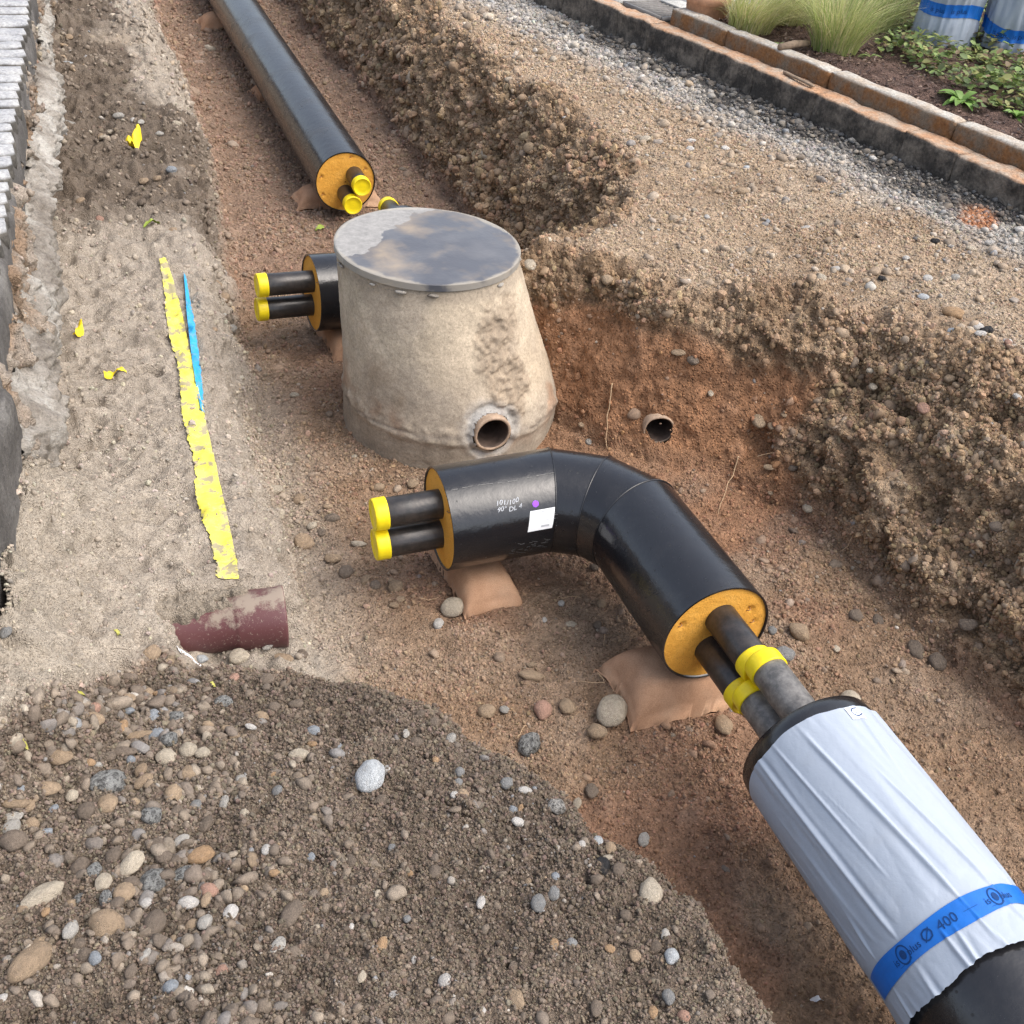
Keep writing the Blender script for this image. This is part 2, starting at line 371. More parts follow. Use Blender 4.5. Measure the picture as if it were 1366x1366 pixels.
def fields(x, y):
    """base height and zone weights"""
    P = np.stack([x, y, np.zeros_like(x)], -1)
    wob = .05*noise(P, 2.3, 3)+.03*noise(P, 6, 4)
    zf = floor_z(y)
    d = dist_poly(x+wob*.8, y+wob*.5, FOOT); sgn = x+wob*.8 > ip(y+wob*.5, FOOT[:, 1], FOOT[:, 0])
    d = np.where(sgn, d, -d)
    w = ip(y, [1.5, 3.0, 3.5, 3.9, 4.2, 5.0, 5.4, 7, 12], [.72, .68, .62, .52, .36, .34, .46, .46, .44])
    tt = np.clip(d/w, 0, 1)
    prof = .72*(1-(1-tt)**2.6)+.28*ss(0, 1.0, tt)
    zb = .74+.058*np.clip(x-2.9, -1, 2.2)
    wall = ss(0.02, .12, d/w)
    bank = ss(.75, 1.25, d/w+.25*noise(P, 3.1, 9))
    h = zf+(zb-zf)*prof
    # talus at the wall foot
    h = h+.07*ss(-.3, 0, d)*(1-ss(0, .1, d))*ss(-.5, .6, noise(P, 1.7, 12))
    # sand terrace on the left
    xt = ip(y, [2.4, 2.8, 4, 5.5, 7, 8.2, 10, 13], [.35, .40, .40, .50, .60, .66, .62, .55])+wob*.6
    xf = ip(y, [2.4, 2.8, 4, 5.5, 7, 8.2, 9.6, 13], [.70, .70, .66, .80, .98, 1.06, 1.14, 1.1])+wob*.8
    zt = ip(y, [2.4, 2.8, 4, 5.5, 7, 9, 13], [.27, .25, .25, .28, .34, .40, .45])+ .05*(xt-x).clip(0, .7)
    zt = zt-.17*ss(2.98, 2.86, y+.6*wob)*ss(.06, .18, x+wob)
    k = ss(0, 1, (xf-x)/(xf-xt))
    terr = zf+(zt-zf)*k
    h = np.maximum(h, terr)
    sandw = ss(.05, .6, k)
    # left wall
    xl = left_x(y)+.05*noise(P, 4.1, 21)+.03*noise(P, 11, 22)
    lw = ss(0, .13, xl-x)
    h = h+(.88-h)*lw*ss(2.2, 2.9, y)
    # sand piled against the lower part of the left wall
    pile = .34*ss(1.5, 2.2, y)*ss(3.75, 3.2, y)*np.clip(1-(x-xl)/.42, 0, 1)**1.6*(x > xl-.02)
    h = h+pile
    # gravel heap in the foreground
    dh = dist_poly(x+wob, y+wob, HEAP)
    ins = y+wob < ip(x+wob, HEAP[:, 0], HEAP[:, 1])
    dh = np.where(ins, dh, -dh)
    we = ip(x, [0, .5, .8, 1.1], [.28, .25, .20, .16])
    zh = .80-.2*y-.17*x
    kh = np.clip(1-(1-np.clip((dh+.02)/we, 0, 1))**1.7, 0, 1)
    hz = h*(1-kh)+np.maximum(zh, h*.3)*kh
    heapw = ss(-.02, .06, dh)
    h = np.where(dh > -.03, np.where(x < .1, np.maximum(h*.999, hz), hz), h)
    return h, dict(d=d, w=w, wall=wall, bank=bank, sand=sandw, lw=lw, heap=heapw, dh=dh, wob=wob, xl=xl, P=P, pile=pile)

def ground_at(u, v):
    """where the ray of a picture point meets the soil"""
    d = ((u-683)/FPX)*RT - ((v-683)/FPX)*UP + FW
    ts = np.linspace(1.2, 16, 6000); q = np.array([0, 0, HC])+ts[:, None]*d
    h, _ = fields(q[:, 0], q[:, 1]); below = np.nonzero(q[:, 2] < h)[0]
    return q[below[0]] if len(below) else q[-1]

ys = np.concatenate([np.arange(-2, .7, .06), np.arange(.7, 3.2, .0075), np.arange(3.2, 5.4, .0095), np.arange(5.4, 9, .018), np.arange(9, 14, .042), np.arange(14, 24.1, .25)])
NC = 620
xr = np.linspace(0, 1, 900)
x0, x1 = -1.4, kerb_x(ys)+.12
XF = x0+(x1-x0)[:, None]*xr[None, :]; YF = np.repeat(ys[:, None], len(xr), 1)
HF, _ = fields(XF, YF)
dx = np.diff(XF, axis=1); dz = np.diff(HF, axis=1); xm = (XF[:, 1:]+XF[:, :-1])/2
wt = np.where(xm < -.5, .12, np.where(xm > 3.5, .5, 1.0))
L = np.hypot(dx, dz)*wt
# smooth the spacing between neighbouring rows
ker = np.ones(15)/15; Lp = np.pad(L, ((7, 7), (0, 0)), 'edge'); cs = np.cumsum(np.vstack([np.zeros((1, L.shape[1])), Lp]), 0); L = (cs[15:]-cs[:-15])/15
cum = np.concatenate([np.zeros((len(ys), 1)), np.cumsum(L, 1)], 1); cum /= cum[:, -1:]
tq = np.linspace(0, 1, NC)
X = np.stack([np.interp(tq, cum[i], XF[i]) for i in range(len(ys))]); Y = np.repeat(ys[:, None], NC, 1)
Hh, Z_ = fields(X, Y)
P = np.stack([X, Y, Hh], -1)
def normals(P):
    a = np.gradient(P, axis=0); b_ = np.gradient(P, axis=1); n = np.cross(b_, a); n /= np.linalg.norm(n, axis=-1, keepdims=True)+1e-9
    return n
Nn = normals(P)
wallk = np.clip(Z_['wall']*(1-Z_['bank']), 0, 1); heapk = Z_['heap']; bankk = Z_['bank']*Z_['wall']
sandk = Z_['sand']*(1-heapk); lwk = Z_['lw']*(1-heapk); floork = np.clip(1-wallk-bankk-sandk-heapk, 0, 1)
farL = ss(5.7, 6.3, Y)
redk = np.zeros_like(X)
def blob(x, y, r, s=0): return np.clip(1-np.hypot(X-x, (Y-y))/r+.35*noise(P, 5, 40+s), 0, 1)
clay = ss(.2, .4, blob(2.38, 3.80, .85, 1))*(1-ss(.46, .60, Hh+.10*noise(P, 4, 50)))*ss(5.0, 4.6, Y)
n_a = fbm(P, 3, 4, 61); n_b = fbm(P, 9, 3, 62); n_c = fbm(P, 26, 3, 63); n_d = fbm(P, 70, 2, 64)
rid = 1-2*np.abs(noise(P, 13, 70)); rid2 = 1-2*np.abs(noise(P, 27, 71))
wk = wallk*(1-.75*clay)
strata = noise(P*np.array([.5, .5, 3.2]), 3.3, 75); bite = fbm(P*np.array([1, 1, 1.6]), 4.5, 2, 76)
disp = wk*(.075*n_a+.045*n_b+.05*strata-.07*ss(.25, .6, bite)+.024*rid+.028*n_c+.014*rid2+.009*n_d+.005*noise(P, 110, 73))
disp += heapk*(.018*n_b+.016*n_c+.010*n_d+.010*rid2)
disp += sandk*(.042*n_b+.020*n_c+.007*n_d+.010*rid+.006*rid2)+farL*sandk*(.02*n_b+.015*n_c)
disp += floork*(.014*n_b+.010*n_c+.006*n_d+.004*rid2)+bankk*(.012*n_b+.009*n_c+.006*n_d)
disp += lwk*(.04*n_b+.03*n_c+.01*n_d)+wallk*clay*(.015*n_b+.004*n_c)
# caved-in hollows in the right wall
for (u_, v_, z_, r_) in [(1230, 610, .35, .13), (1155, 550, .42, .10), (1290, 800, .18, .10), (1010, 590, .2, .07)]:
    p_ = at(u_, v_, z_); q_ = np.linalg.norm((P-p_)*np.array([1, .8, 1.3]), axis=-1); disp -= .09*np.exp(-(q_/r_)**2)*wallk
# boot prints in the sand
for (u_, v_, a_, l_, w_) in [(150, 590, .25, .15, .06), (215, 690, .9, .06, .035), (190, 500, .4, .09, .05), (120, 545, .2, .07, .05), (200, 495, .1, .05, .03), (230, 450, .3, .10, .05)]:
    p_ = at(u_, v_, .27); cx, cy = X-p_[0], Y-p_[1]; a1 = cx*math.cos(a_)+cy*math.sin(a_); a2 = -cx*math.sin(a_)+cy*math.cos(a_)
    q_ = (np.abs(a1/l_)**3+np.abs(a2/w_)**3)**(1/3)+.35*n_b+.15*n_c
    disp += -.026*ss(1.05, .6, q_)+.008*np.exp(-((q_-1.2)/.2)**2)
# cracks in the damp gravel
def crack(pts, dep, wd, z_=.35):
    global disp
    q_ = np.array([ground_at(u, v)[:2] for u, v in pts]); d_ = dist_poly(X+.020*noise(P, 14, 81), Y+.020*noise(P, 14, 82), q_)
    disp -= dep*np.exp(-(d_/wd)**2)*heapk*(.6+.8*np.clip(n_b, -.5, 1))
crack([(445, 975), (500, 972), (540, 985), (585, 985)], .055, .011); crack([(520, 1052), (570, 1068), (620, 1090), (680, 1098), (745, 1108)], .05, .010)
crack([(445, 975), (462, 1010), (470, 1030)], .035, .009)
P = P+Nn*disp[..., None]
P[..., 2] = np.where((X < left_x(Y)-.16) & (Y > 2.6), np.minimum(P[..., 2], .86), P[..., 2])
Nn = normals(P)
# colours of the soil itself
def cl(*c): return np.array(c)
col = np.zeros(P.shape)
def lay(c, k):
    global col
    col = col*(1-k[..., None])+np.asarray(c)*k[..., None]
one = np.ones_like(X)
lay(cl(.255, .170, .110), one)
lay(cl(.29, .215, .155), ss(-.1, .5, n_a)*.6)
lay(cl(.245, .142, .092), ss(.05, .45, fbm(P, 1.6, 3, 90))*.65)
rf = ss(.3, .7, blob(1.45, 1.7, .55, 2)+blob(1.3, 1.35, .4, 3)); lay(cl(.25, .14, .09), rf*.7*floork)
lay(cl(.25, .170, .122), ss(5.2, 7, Y)*floork*.8)
lay(cl(.34, .285, .225), ss(.95, .62, X)*ss(2.4, 2.9, Y)*ss(5.6, 4.6, Y)*.85*(1-heapk))
lay(cl(.27, .185, .115), wallk); lay(cl(.205, .135, .083), wallk*ss(.1, .5, n_a)*.7); lay(cl(.33, .24, .158), wallk*ss(.1, .5, n_b)*.6)
lay(cl(.355, .265, .182), bankk); lay(cl(.275, .195, .128), bankk*ss(0, .5, n_a)*.7); lay(cl(.42, .345, .262), bankk*ss(.1, .5, fbm(P, 2.2, 3, 95))*.5)
lay(cl(.30, .155, .082), clay*(wallk+floork*.6).clip(0, 1)*.95)
kd = kerb_x(Y)-X
lay(cl(.36, .345, .32), bankk*ss(.75, .35, kd+.2*n_a)*.85)
asph = ss(.40, .2, kd+.30*n_a)*ss(8.8, 7.8, Y); lay(cl(.028, .027, .027), asph*.9*bankk)
lay(cl(.36, .17, .09), bankk*ss(.45, .7, blob(*at(1300, 285, .82)[:2], .35, 5)))
lay(cl(.385, .332, .27), sandk); lay(cl(.30, .255, .205), sandk*ss(-.05, .4, n_b)*.6)
lay(cl(.15, .118, .09), sandk*farL*ss(-.5, .1, n_a+.5-1.2*ss(.3, .7, X)*ss(7.5, 8.5, Y))); lay(cl(.34, .28, .215), sandk*farL*ss(.5, .75, blob(.38, 9.2, .6, 6))*.9)
lay(cl(.27, .18, .115), lwk*.9); lay(cl(.34, .31, .27), lwk*ss(.0, .3, n_b)*.7)
lay(cl(.155, .122, .093), heapk); lay(cl(.118, .092, .070), heapk*ss(-.1, .4, n_a)*.8); lay(cl(.22, .18, .14), heapk*ss(.15, .5, fbm(P, 2, 3, 99))*.5)
lay(cl(.375, .325, .262), ss(.0, .3, Z_['pile']+.1*n_b)*.8*(1-heapk))
col *= (1+.18*n_c+.12*n_b)[..., None]
# the holes where drain pipes leave the soil
STUB2 = ground_at(880, 572)
STUB2_D = np.array([-.30, -.95, -.02]); STUB2_D /= np.linalg.norm(STUB2_D)
q_ = P-STUB2; al = q_@STUB2_D; rr = np.linalg.norm(q_-al[..., None]*STUB2_D, axis=-1)
hole = (rr < .052) & (al > -.3) & (al < .12)
zone = np.argmax(np.stack([floork+.001, wallk, sandk+lwk, heapk*1.2, bankk], 0), 0)
Vall = P.reshape(-1, 3); Call = col.reshape(-1, 3).clip(.01, .9); Nall = Nn.reshape(-1, 3)
Q = grid_quads(len(ys), NC); zq = zone.reshape(-1)[Q[:, 0]]; Q = Q[~hole.reshape(-1)[Q].any(1)]; zq = zone.reshape(-1)[Q[:, 0]]
ZN = [('trench_floor', 'floor', 'brown clayey floor of the pipe trench'), ('trench_wall', 'wall', 'steep stony soil wall on the far side of the trench'), ('sand_bank', 'sand', 'grey bedding sand along the stone paved edge'),
      ('gravel_heap', 'heap', 'dark damp heap of soil and gravel'), ('roadbed', 'road', 'stripped gravel roadbed beside the kerb')]
ground = {}
for zi, (nm, mt, lb) in enumerate(ZN):
    qs = Q[zq == zi]; used = np.unique(qs); mp = np.zeros(len(Vall), np.int64); mp[used] = np.arange(len(used))
    ground[nm] = link(nm, mesh_np(nm, Vall[used], mp[qs], None, Call[used]), M[mt]); tag(ground[nm], lb, 'ground', kind='structure')
def hz(x, y):
    i = int(np.clip(np.searchsorted(ys, y), 1, len(ys)-1)); i = i if abs(ys[i]-y) < abs(ys[i-1]-y) else i-1
    return float(np.interp(x, X[i], P[i, :, 2]))
# land all round, out to the horizon
R_ = 400.0
yk = [-1.95, 4, 7, 10, 23.95]; rim = [(float(kerb_x(y))+.08, y) for y in yk]
V_ = [(-1.35, -1.95), (-1.35, 23.95)]+rim+[(-R_, -R_), (-R_, R_), (R_, -R_), (R_, R_)]+[(R_, y) for y in yk]+[(-R_, -1.95), (-R_, 23.95)]
V_ = [(x, y, .82) for x, y in V_]
nr = len(rim); r0 = 2; o0 = 2+nr; e0 = o0+4; l0 = e0+nr
Fq_ = [(l0, 0, 1, l0+1)]+[(r0+i, e0+i, e0+i+1, r0+i+1) for i in range(nr-1)]+[(o0, o0+2, e0, l0), (l0+1, e0+nr-1, o0+3, o0+1)]
g_ = obj_np('ground', V_, Fq_, None, M['road'], col=np.tile([.3, .26, .21], (len(V_), 1)))
tag(g_, 'gravelly open ground around the trench', 'ground', kind='structure')

# ------------------------------------------------------------------ pipes
def rotate_in(V, c, d, ang):
    return V
def foam_disc(name, c, d, r, parent, seed, pits):
    """foam end face: shallow polar mesh with little pits, facing along d"""
    d, s, u = frame_of(d); nr_, na = 26, 96
    rr_ = np.linspace(0.004, r, nr_); a = np.linspace(0, 2*np.pi, na, endpoint=False)
    px = rr_[:, None]*np.cos(a); py = rr_[:, None]*np.sin(a)
    q = np.stack([px, py, np.full_like(px, seed)], -1)
    hgt = .0022*fbm(q, 18, 3, seed)
    for (pr, pa, ps) in pits:
        hgt = hgt-.014*np.exp(-(np.hypot(px-pr*math.cos(pa), py-pr*math.sin(pa))/ps)**4)
    V = np.asarray(c)+px[..., None]*s+py[..., None]*u+hgt[..., None]*d
    o = obj_np(name, V.reshape(-1, 3), grid_quads(nr_, na, True), None, M['foam'], parent)
    for (pr, pa, ps) in pits:
        p0 = np.asarray(c)+pr*math.cos(pa)*s+pr*math.sin(pa)*u-.012*d
        tpts = [p0, p0+.014*d+.002*s, p0+.017*d+.010*s, p0+.010*d+.016*s-.004*u]
        Vt, Qt, Tt = tube_np(tpts, .0018, 6); obj_np('wire', Vt, Qt, Tt, M['copper'], o)
    return o
def steel_pipe(c, d, off, length, parent, r=.057, mat='steel', cap=True, caplen=.052):
    d, s, u = frame_of(d)
    o0 = np.asarray(c)+off
    V, Qd, _ = lathe_np([(-.05, r), (0, r), (length*.5, r), (length-.004, r), (length, r-.003), (length, r-.006)], o0, d, 40)
    st = obj_np('steel_pipe', V, Qd, None, M[mat], parent)
    if cap:
        e = length-.035; rc = r*1.085
        prof = [(e, r*.99), (e, rc), (e+.004, rc*1.012), (e+.010, rc), (e+caplen-.014, rc), (e+caplen-.004, rc*.985), (e+caplen, rc*.94), (e+caplen-.001, rc*.86), (e+caplen-.004, rc*.82), (e+caplen-.004, rc*.4), (e+caplen-.004, .001)]
        V, Qd, _ = lathe_np(prof, o0, d, 40); obj_np('end_cap', V, Qd, None, M['cap'], st)
    return st
def casing(nodes, r, parent, name='casing', wall=.007, na=72):
    """pipe jacket along a horizontal polyline with mitred joints; each leg has its own crisp end"""
    nodes = [np.asarray(n, float) for n in nodes]; n = len(nodes); a = np.linspace(0, 2*np.pi, na, endpoint=False)
    dirs = [(nodes[i+1]-nodes[i])/np.linalg.norm(nodes[i+1]-nodes[i]) for i in range(n-1)]
    def ring(i, rr_):
        if i == 0 or i == n-1:
            d = dirs[0 if i == 0 else -1]; k = 1.0
        else:
            d = dirs[i-1]+dirs[i]; d /= np.linalg.norm(d); k = 1/max(.2, d@dirs[i])
        d_, s, u = frame_of(d); return nodes[i]+rr_*(k*np.outer(np.cos(a), s)+np.outer(np.sin(a), u))
    Vs, Qs, o = [], [], 0
    for i in range(n-1):
        A, B = ring(i, r), ring(i+1, r); m = max(2, int(np.linalg.norm(nodes[i+1]-nodes[i])/.06))
        tt = np.linspace(0, 1, m); seg = (A[None]*(1-tt[:, None, None])+B[None]*tt[:, None, None]).reshape(-1, 3)
        Vs.append(seg); Qs.append(grid_quads(m, na, True)+o); o += len(seg)
    for i, d in ((0, -dirs[0]), (n-1, dirs[-1])):        # cut edge and inner lip
        rg = np.vstack([ring(i, r), ring(i, r-wall), ring(i, r-wall)-d*.03]); Vs.append(rg); Qs.append(grid_quads(3, na, True)+o); o += len(rg)
    cs_ = obj_np(name, np.vstack(Vs), np.vstack(Qs), None, M['hdpe'], parent)
    for i in range(1, n-1):
        rg = ring(i, r+.0005); rg = np.vstack([rg, rg[:2]]); V, Qd, T = tube_np(rg, .0032, 6, False); obj_np('weld_seam', V, Qd, None, M['hdpe'], cs_)
    return cs_, dirs
PITS = [(.150, 1.9, .010), (.155, -.6, .010), (.14, 3.3, .007)]
def twin_offsets(d, tilt, sp=.066):
    d, s, u = frame_of(d); v = math.sin(tilt)*s+math.cos(tilt)*u
    return v*sp, -v*sp
RC = .2

# near elbow
e1 = empty('pipe_elbow', (1.5, 2.8, 0)); tag(e1, 'black insulated pipe elbow with a white paper sticker in front of the manhole', 'pipe', 'black insulated twin pipes')
A0 = at(585, 692, .31); R0 = at(955, 846, .36)
xr_ = R0[0]; N1 = np.array([1.550, A0[1]-.005, .328]); N2 = N1+np.array([.185*.866, -.185*.5, .008]); N3 = N2+np.array([.185*.5, -.185*.866, .008]); N3[0] = xr_+.0
EN = [A0, N1, N2, N3, R0]
cs1, dr1 = casing(EN, RC, e1)
foam_disc('foam_face', A0+dr1[0]*.006, -dr1[0], RC-.006, e1, 1, [(.15, 2.35, .011), (.12, -.2, .011), (.165, 5.2, .006)])
foam_disc('foam_face', R0-dr1[-1]*.006, dr1[-1], RC-.006, e1, 2, [(.145, 2.55, .011), (.155, .45, .011), (.15, 3.0, .006)])
for off in twin_offsets(-dr1[0], .10): steel_pipe(A0, -dr1[0], off, .235, e1)
for off in twin_offsets(dr1[-1], -.10): steel_pipe(R0, dr1[-1], off, .235, e1)
# sticker, dot and handwriting on the left leg of the elbow
dL, sL, uL = frame_of(dr1[0])
def on_leg(s, th, rr_=RC):
    """s metres along the leg from its open end; th: angle up from the horizontal towards the camera side"""
    side = np.array([dr1[0][1], -dr1[0][0], 0]); side /= np.linalg.norm(side)
    return A0+dr1[0]*s+rr_*(math.cos(th)*side+math.sin(th)*np.array([0, 0, 1.0]))
def leg_patch(name, s0, s1, t0, t1, lift, mat, parent, skew=0.0, n=8):
    V = [on_leg(s0+(s1-s0)*i/n+skew*(j/n-.5), t0+(t1-t0)*j/n, RC+lift) for j in range(n+1) for i in range(n+1)]
    return obj_np(name, V, grid_quads(n+1, n+1), None, M[mat], parent)
stk = leg_patch('sticker', .288, .386, .14, .54, .0012, 'paper', e1, .012)
for (a, b_, c_, d_) in [(.335, .362, .49, .505), (.335, .397, .43, .436), (.335, .407, .395, .401), (.335, .387, .36, .366), (.335, .402, .325, .331), (.335, .367, .20, .235), (.397, .409, .165, .19), (.402, .412, .49, .505)]:
    leg_patch('printed_line', a, b_, c_, d_, .0020, 'greyprint', stk, 0, 2)
V = [on_leg(.318, .66, RC+.0015)]+[on_leg(.318+.0125*math.cos(k*math.pi/10), .66+.0125/RC*math.sin(k*math.pi/10), RC+.0014) for k in range(20)]
obj_np('round_sticker', V, None, [(0, 1+k, 1+(k+1) % 20) for k in range(20)], M['purple'], e1)
def text_pts(txt, size):
    cu = bpy.data.curves.new('t', 'FONT'); cu.body = txt; cu.size = size; cu.resolution_u = 2
    o = bpy.data.objects.new('t', cu); C.objects.link(o); dg = bpy.context.evaluated_depsgraph_get()
    me = bpy.data.meshes.new_from_object(o.evaluated_get(dg)); bpy.data.objects.remove(o)
    bm = bmesh.new(); bm.from_mesh(me); bmesh.ops.triangulate(bm, faces=bm.faces)
    V = np.array([v.co for v in bm.verts]); T = np.array([[v.index for v in f.verts] for f in bm.faces]); bm.free()
    return V, T
for txt, s0, th0, sz in [('101/100', .165, .735, .026), ('90° DL 4', .167, .615, .025)]:
    V, T = text_pts(txt, sz); q = np.array([on_leg(s0+x*1.05+.25*y, th0+(y+.003*math.sin(x*90))/RC, RC+.0012) for x, y, _ in V])
    obj_np('handwriting', q, None, T, M['chalk'], e1)
# scuff scratches low on the jacket
for k in range(26):
    s0 = .23+.14*rng.random(); th = -.42+.34*rng.random(); dl = .006+.022*rng.random(); an = -.6+1.0*rng.random()
    V = [on_leg(s0+dl*q, th+an*dl/RC*q+w_, RC+.0008) for q in (-.5, 0, .5) for w_ in (-.0045, .0045)]
    obj_np('scratch', V, [(0, 1, 3, 2), (2, 3, 5, 4)], None, M['scuff'], cs1)
pts_ = [on_leg(.02+.44*q, 1.18+.06*math.sin(q*9)*.3, RC+.0006) for q in np.linspace(0, 1, 24)]
for k in range(0, 22):
    if rng.random() < .45: continue
    a_, b_ = pts_[k], pts_[k+1]; up_ = np.array([0, .35, .1])*.006
    obj_np('scratch', [a_-up_, b_-up_, b_+up_*.6, a_+up_*.6], [(0, 1, 2, 3)], None, M['scuff'], cs1)

# far elbow behind the manhole
e2 = empty('pipe_elbow', (1.5, 5.3, -.1)); tag(e2, 'black insulated pipe elbow half hidden behind the concrete manhole', 'pipe', 'black insulated twin pipes')
B0 = at(415, 391, .20); xb = 1.775
F1 = np.array([1.46, B0[1]+.02, .195]); F2 = F1+np.array([.174, .10, -.005]); F3 = F2+np.array([.1, .174, -.005]); F3[0] = xb; B1 = np.array([xb+.01, 5.95, .14])
cs2, dr2 = casing([B0, F1, F2, F3, B1], RC, e2)
foam_disc('foam_face', B0+dr2[0]*.006, -dr2[0], RC-.006, e2, 3, [(.15, 2.35, .011), (.12, -.2, .011)])
foam_disc('foam_face', B1-dr2[-1]*.006, dr2[-1], RC-.006, e2, 4, PITS)
for off in twin_offsets(-dr2[0], -.12, .072): steel_pipe(B0, -dr2[0], off, .27, e2)
for off in twin_offsets(dr2[-1], .2, .075): steel_pipe(B1, dr2[-1], off, .40, e2)

# long straight pipe up the trench
SP0 = at(461, 243, .10); SP1 = np.array([SP0[0]+.03, 21.0, .14])
e3 = empty('straight_pipe', tuple(SP0*np.array([1, 1, 0]))); tag(e3, 'long straight black insulated pipe lying up the narrow trench on sandbags', 'pipe', 'black insulated twin pipes')
cs3, dr3 = casing([SP0, SP1], .203, e3)
foam_disc('foam_face', SP0+dr3[0]*.006, -dr3[0], .197, e3, 5, [(.17, 1.8, .010), (.16, 2.6, .009), (.165, .25, .010), (.17, -.5, .009)])
for off in twin_offsets(-dr3[0], -.45, .068): steel_pipe(SP0+np.array([.03, 0, -.015]), -dr3[0], off, .20, e3)

# foil wrapped pipe in the foreground
W0 = at(1072, 1003, .415); W0[0] = xr_-.012; WE = np.array([xr_-.012, -1.9, .42]); yend = at(1310, 1326, .42)[1]
e4 = empty('wrapped_pipe', (W0[0], 1.0, 0)); tag(e4, 'black insulated pipe wrapped in white film with a printed blue tape band', 'pipe', 'black insulated twin pipes')
cs4, dr4 = casing([W0, WE], RC, e4)
foam_disc('foam_face', W0+dr4[0]*.004, -dr4[0], RC-.006, e4, 6, PITS)
for off in twin_offsets(-dr4[0], .10): steel_pipe(W0, -dr4[0], off, float(W0[1]-(R0[1]-.235))*-1*-1 if False else max(.12, float((R0[1]-.235-.034)-W0[1])), e4, mat='steel_grey')
# dark shrink sleeve end under the film
V, Qd, _ = lathe_np([(-.012, RC-.02), (-.018, RC+.004), (-.012, RC+.014), (.02, RC+.018), (.10, RC+.0175)], W0, dr4[0], 72); sl = obj_np('sleeve_end', V, Qd, None, M['hdpe'], e4)
dw, sw, uw = frame_of(dr4[0])
LW = float(W0[1]-yend)
def wrap_r(s, th):
    """radius of the wrinkled film; th measured from straight up, positive towards the camera's left side"""
    q = np.stack([np.cos(th)*1.0, np.sin(th)*1.0, s*.55], -1)
    r = RC+.020+.006*fbm(q, 2.5, 3, 301)
    tw = th+.55*s
    q2 = np.stack([np.cos(tw)*3.2, np.sin(tw)*3.2, s*.9], -1)
    r = r+.0034*(1-2*np.abs(noise(q2, 1.1, 303)))*np.clip(.3+.9*noise(q, 1.3, 305), 0, 1)+.0012*noise(q2, 4.5, 304)
    for (t0, k0, s0, s1, amp, wd) in [(.55, -.55, .05, .80, .012, .035), (.95, -.45, .03, .55, .010, .03), (.20, -.75, .25, .85, .009, .03), (1.25, -.3, .0, .7, .008, .03), (-.25, .35, .0, .3, .006, .03),
                                      (.75, -.2, .60, 1.2, .010, .03), (.35, .25, .66, 1.2, .009, .028), (.05, .15, .7, 1.2, .008, .028), (-.45, -.3, .55, .9, .007, .04), (1.05, .05, .7, 1.2, .009, .03), (.9, -.75, .1, .45, .008, .025), (1.45, .15, .5, 1.2, .008, .03)]:
        amp = amp*.7; dd = th-(t0+k0*(s-.1)); r = r+amp*np.exp(-(dd/wd)**2)*ss(s0-.04, s0+.12, s)*(1-ss(s1-.12, s1+.02, s))-amp*.6*np.exp(-((dd+wd*1.7)/(wd*1.2))**2)*ss(s0, s0+.1, s)*(1-ss(s1-.12, s1, s))
    stape = .665; r = r-.007*np.exp(-((s-stape)/.05)**2)
    r = np.maximum(r, RC+.0195)
    return r
def on_wrap(s, th, lift=0.0):
    s = np.asarray(s, float); th = np.asarray(th, float); r = wrap_r(s, th)+lift
    side = np.array([-1.0, 0, 0])
    return W0+dw*s[..., None]+r[..., None]*(np.cos(th)[..., None]*np.array([0, 0, 1.0])+np.sin(th)[..., None]*side)
ns, na = 220, 420
th = np.linspace(-np.pi, np.pi, na, endpoint=False); s = np.linspace(.034, 1, ns)
edge = LW+.008*noise(np.stack([np.cos(th)*2, np.sin(th)*2, th*0], -1), 1, 310)+.003*noise(np.stack([np.cos(th)*2, np.sin(th)*2, th*0], -1), 11, 311)
st_w = .034+.006*noise(np.stack([np.cos(th)*2, np.sin(th)*2, th*0], -1), 1.2, 312); SS = st_w[None]+(s[:, None]-.034)/(1-.034)*(edge-st_w)[None, :]; TH = np.repeat(th[None], ns, 0)
V = on_wrap(SS, TH).reshape(-1, 3)
film = obj_np('film_wrap', V, grid_quads(ns, na, True), None, M['foil'], e4)
tw_ = np.linspace(-1.75, 1.9, 260)
sc_ = .665+.012*np.sin(tw_*1.3+.4)+.02*np.where(tw_ < -.3, ss(-.3, -.6, tw_), 0)*.4
wd_ = .030+.002*np.sin(tw_*5)
SS = sc_[:, None]+np.linspace(-1, 1, 9)[None]*wd_[:, None]; TH = np.repeat(tw_[:, None], 9, 1)
tape = obj_np('blue_tape', on_wrap(SS, TH, .0022).reshape(-1, 3), grid_quads(260, 9), None, M['bluetape'], e4)
def tape_text(txt, th0, size, ds=0.0, cat='printed_text'):
    V, T = text_pts(txt, size)
    thv = th0-V[:, 0]/(RC+.02); sv = np.interp(thv, tw_, sc_)+ds-V[:, 1]
    obj_np(cat, on_wrap(sv, thv, .0036), None, T, M['ink'], tape)
for th0 in (1.28, .02):
    tape_text('is', th0+.02, .026, .012); tape_text('plus', th0-.20, .026, .012)
    cc_ = th0-.145
    a = np.linspace(0, 2*np.pi, 28, endpoint=False)
    for r0_, r1_ in ((.019, .016), (.009, .0005)):
        thv = cc_+np.concatenate([np.cos(a)*r0_, np.cos(a)*r1_])/(RC+.02); sv = np.interp(thv, tw_, sc_)+np.concatenate([np.sin(a)*r0_, np.sin(a)*r1_])*1.25
        obj_np('ring_emblem', on_wrap(sv, thv, .0036), grid_quads(2, 28, True), None, M['ink'], tape)
    tape_text('______', th0-.02, .014, .018)
tape_text('Ø', .86, .042, .014); tape_text('400', .645, .036, .012); tape_text('_____', .32, .016, .0)
SS = np.linspace(.042, .086, 6)[:, None]+np.zeros((6, 6)); TH = np.repeat(np.linspace(-.10, -.33, 6)[None], 6, 0)
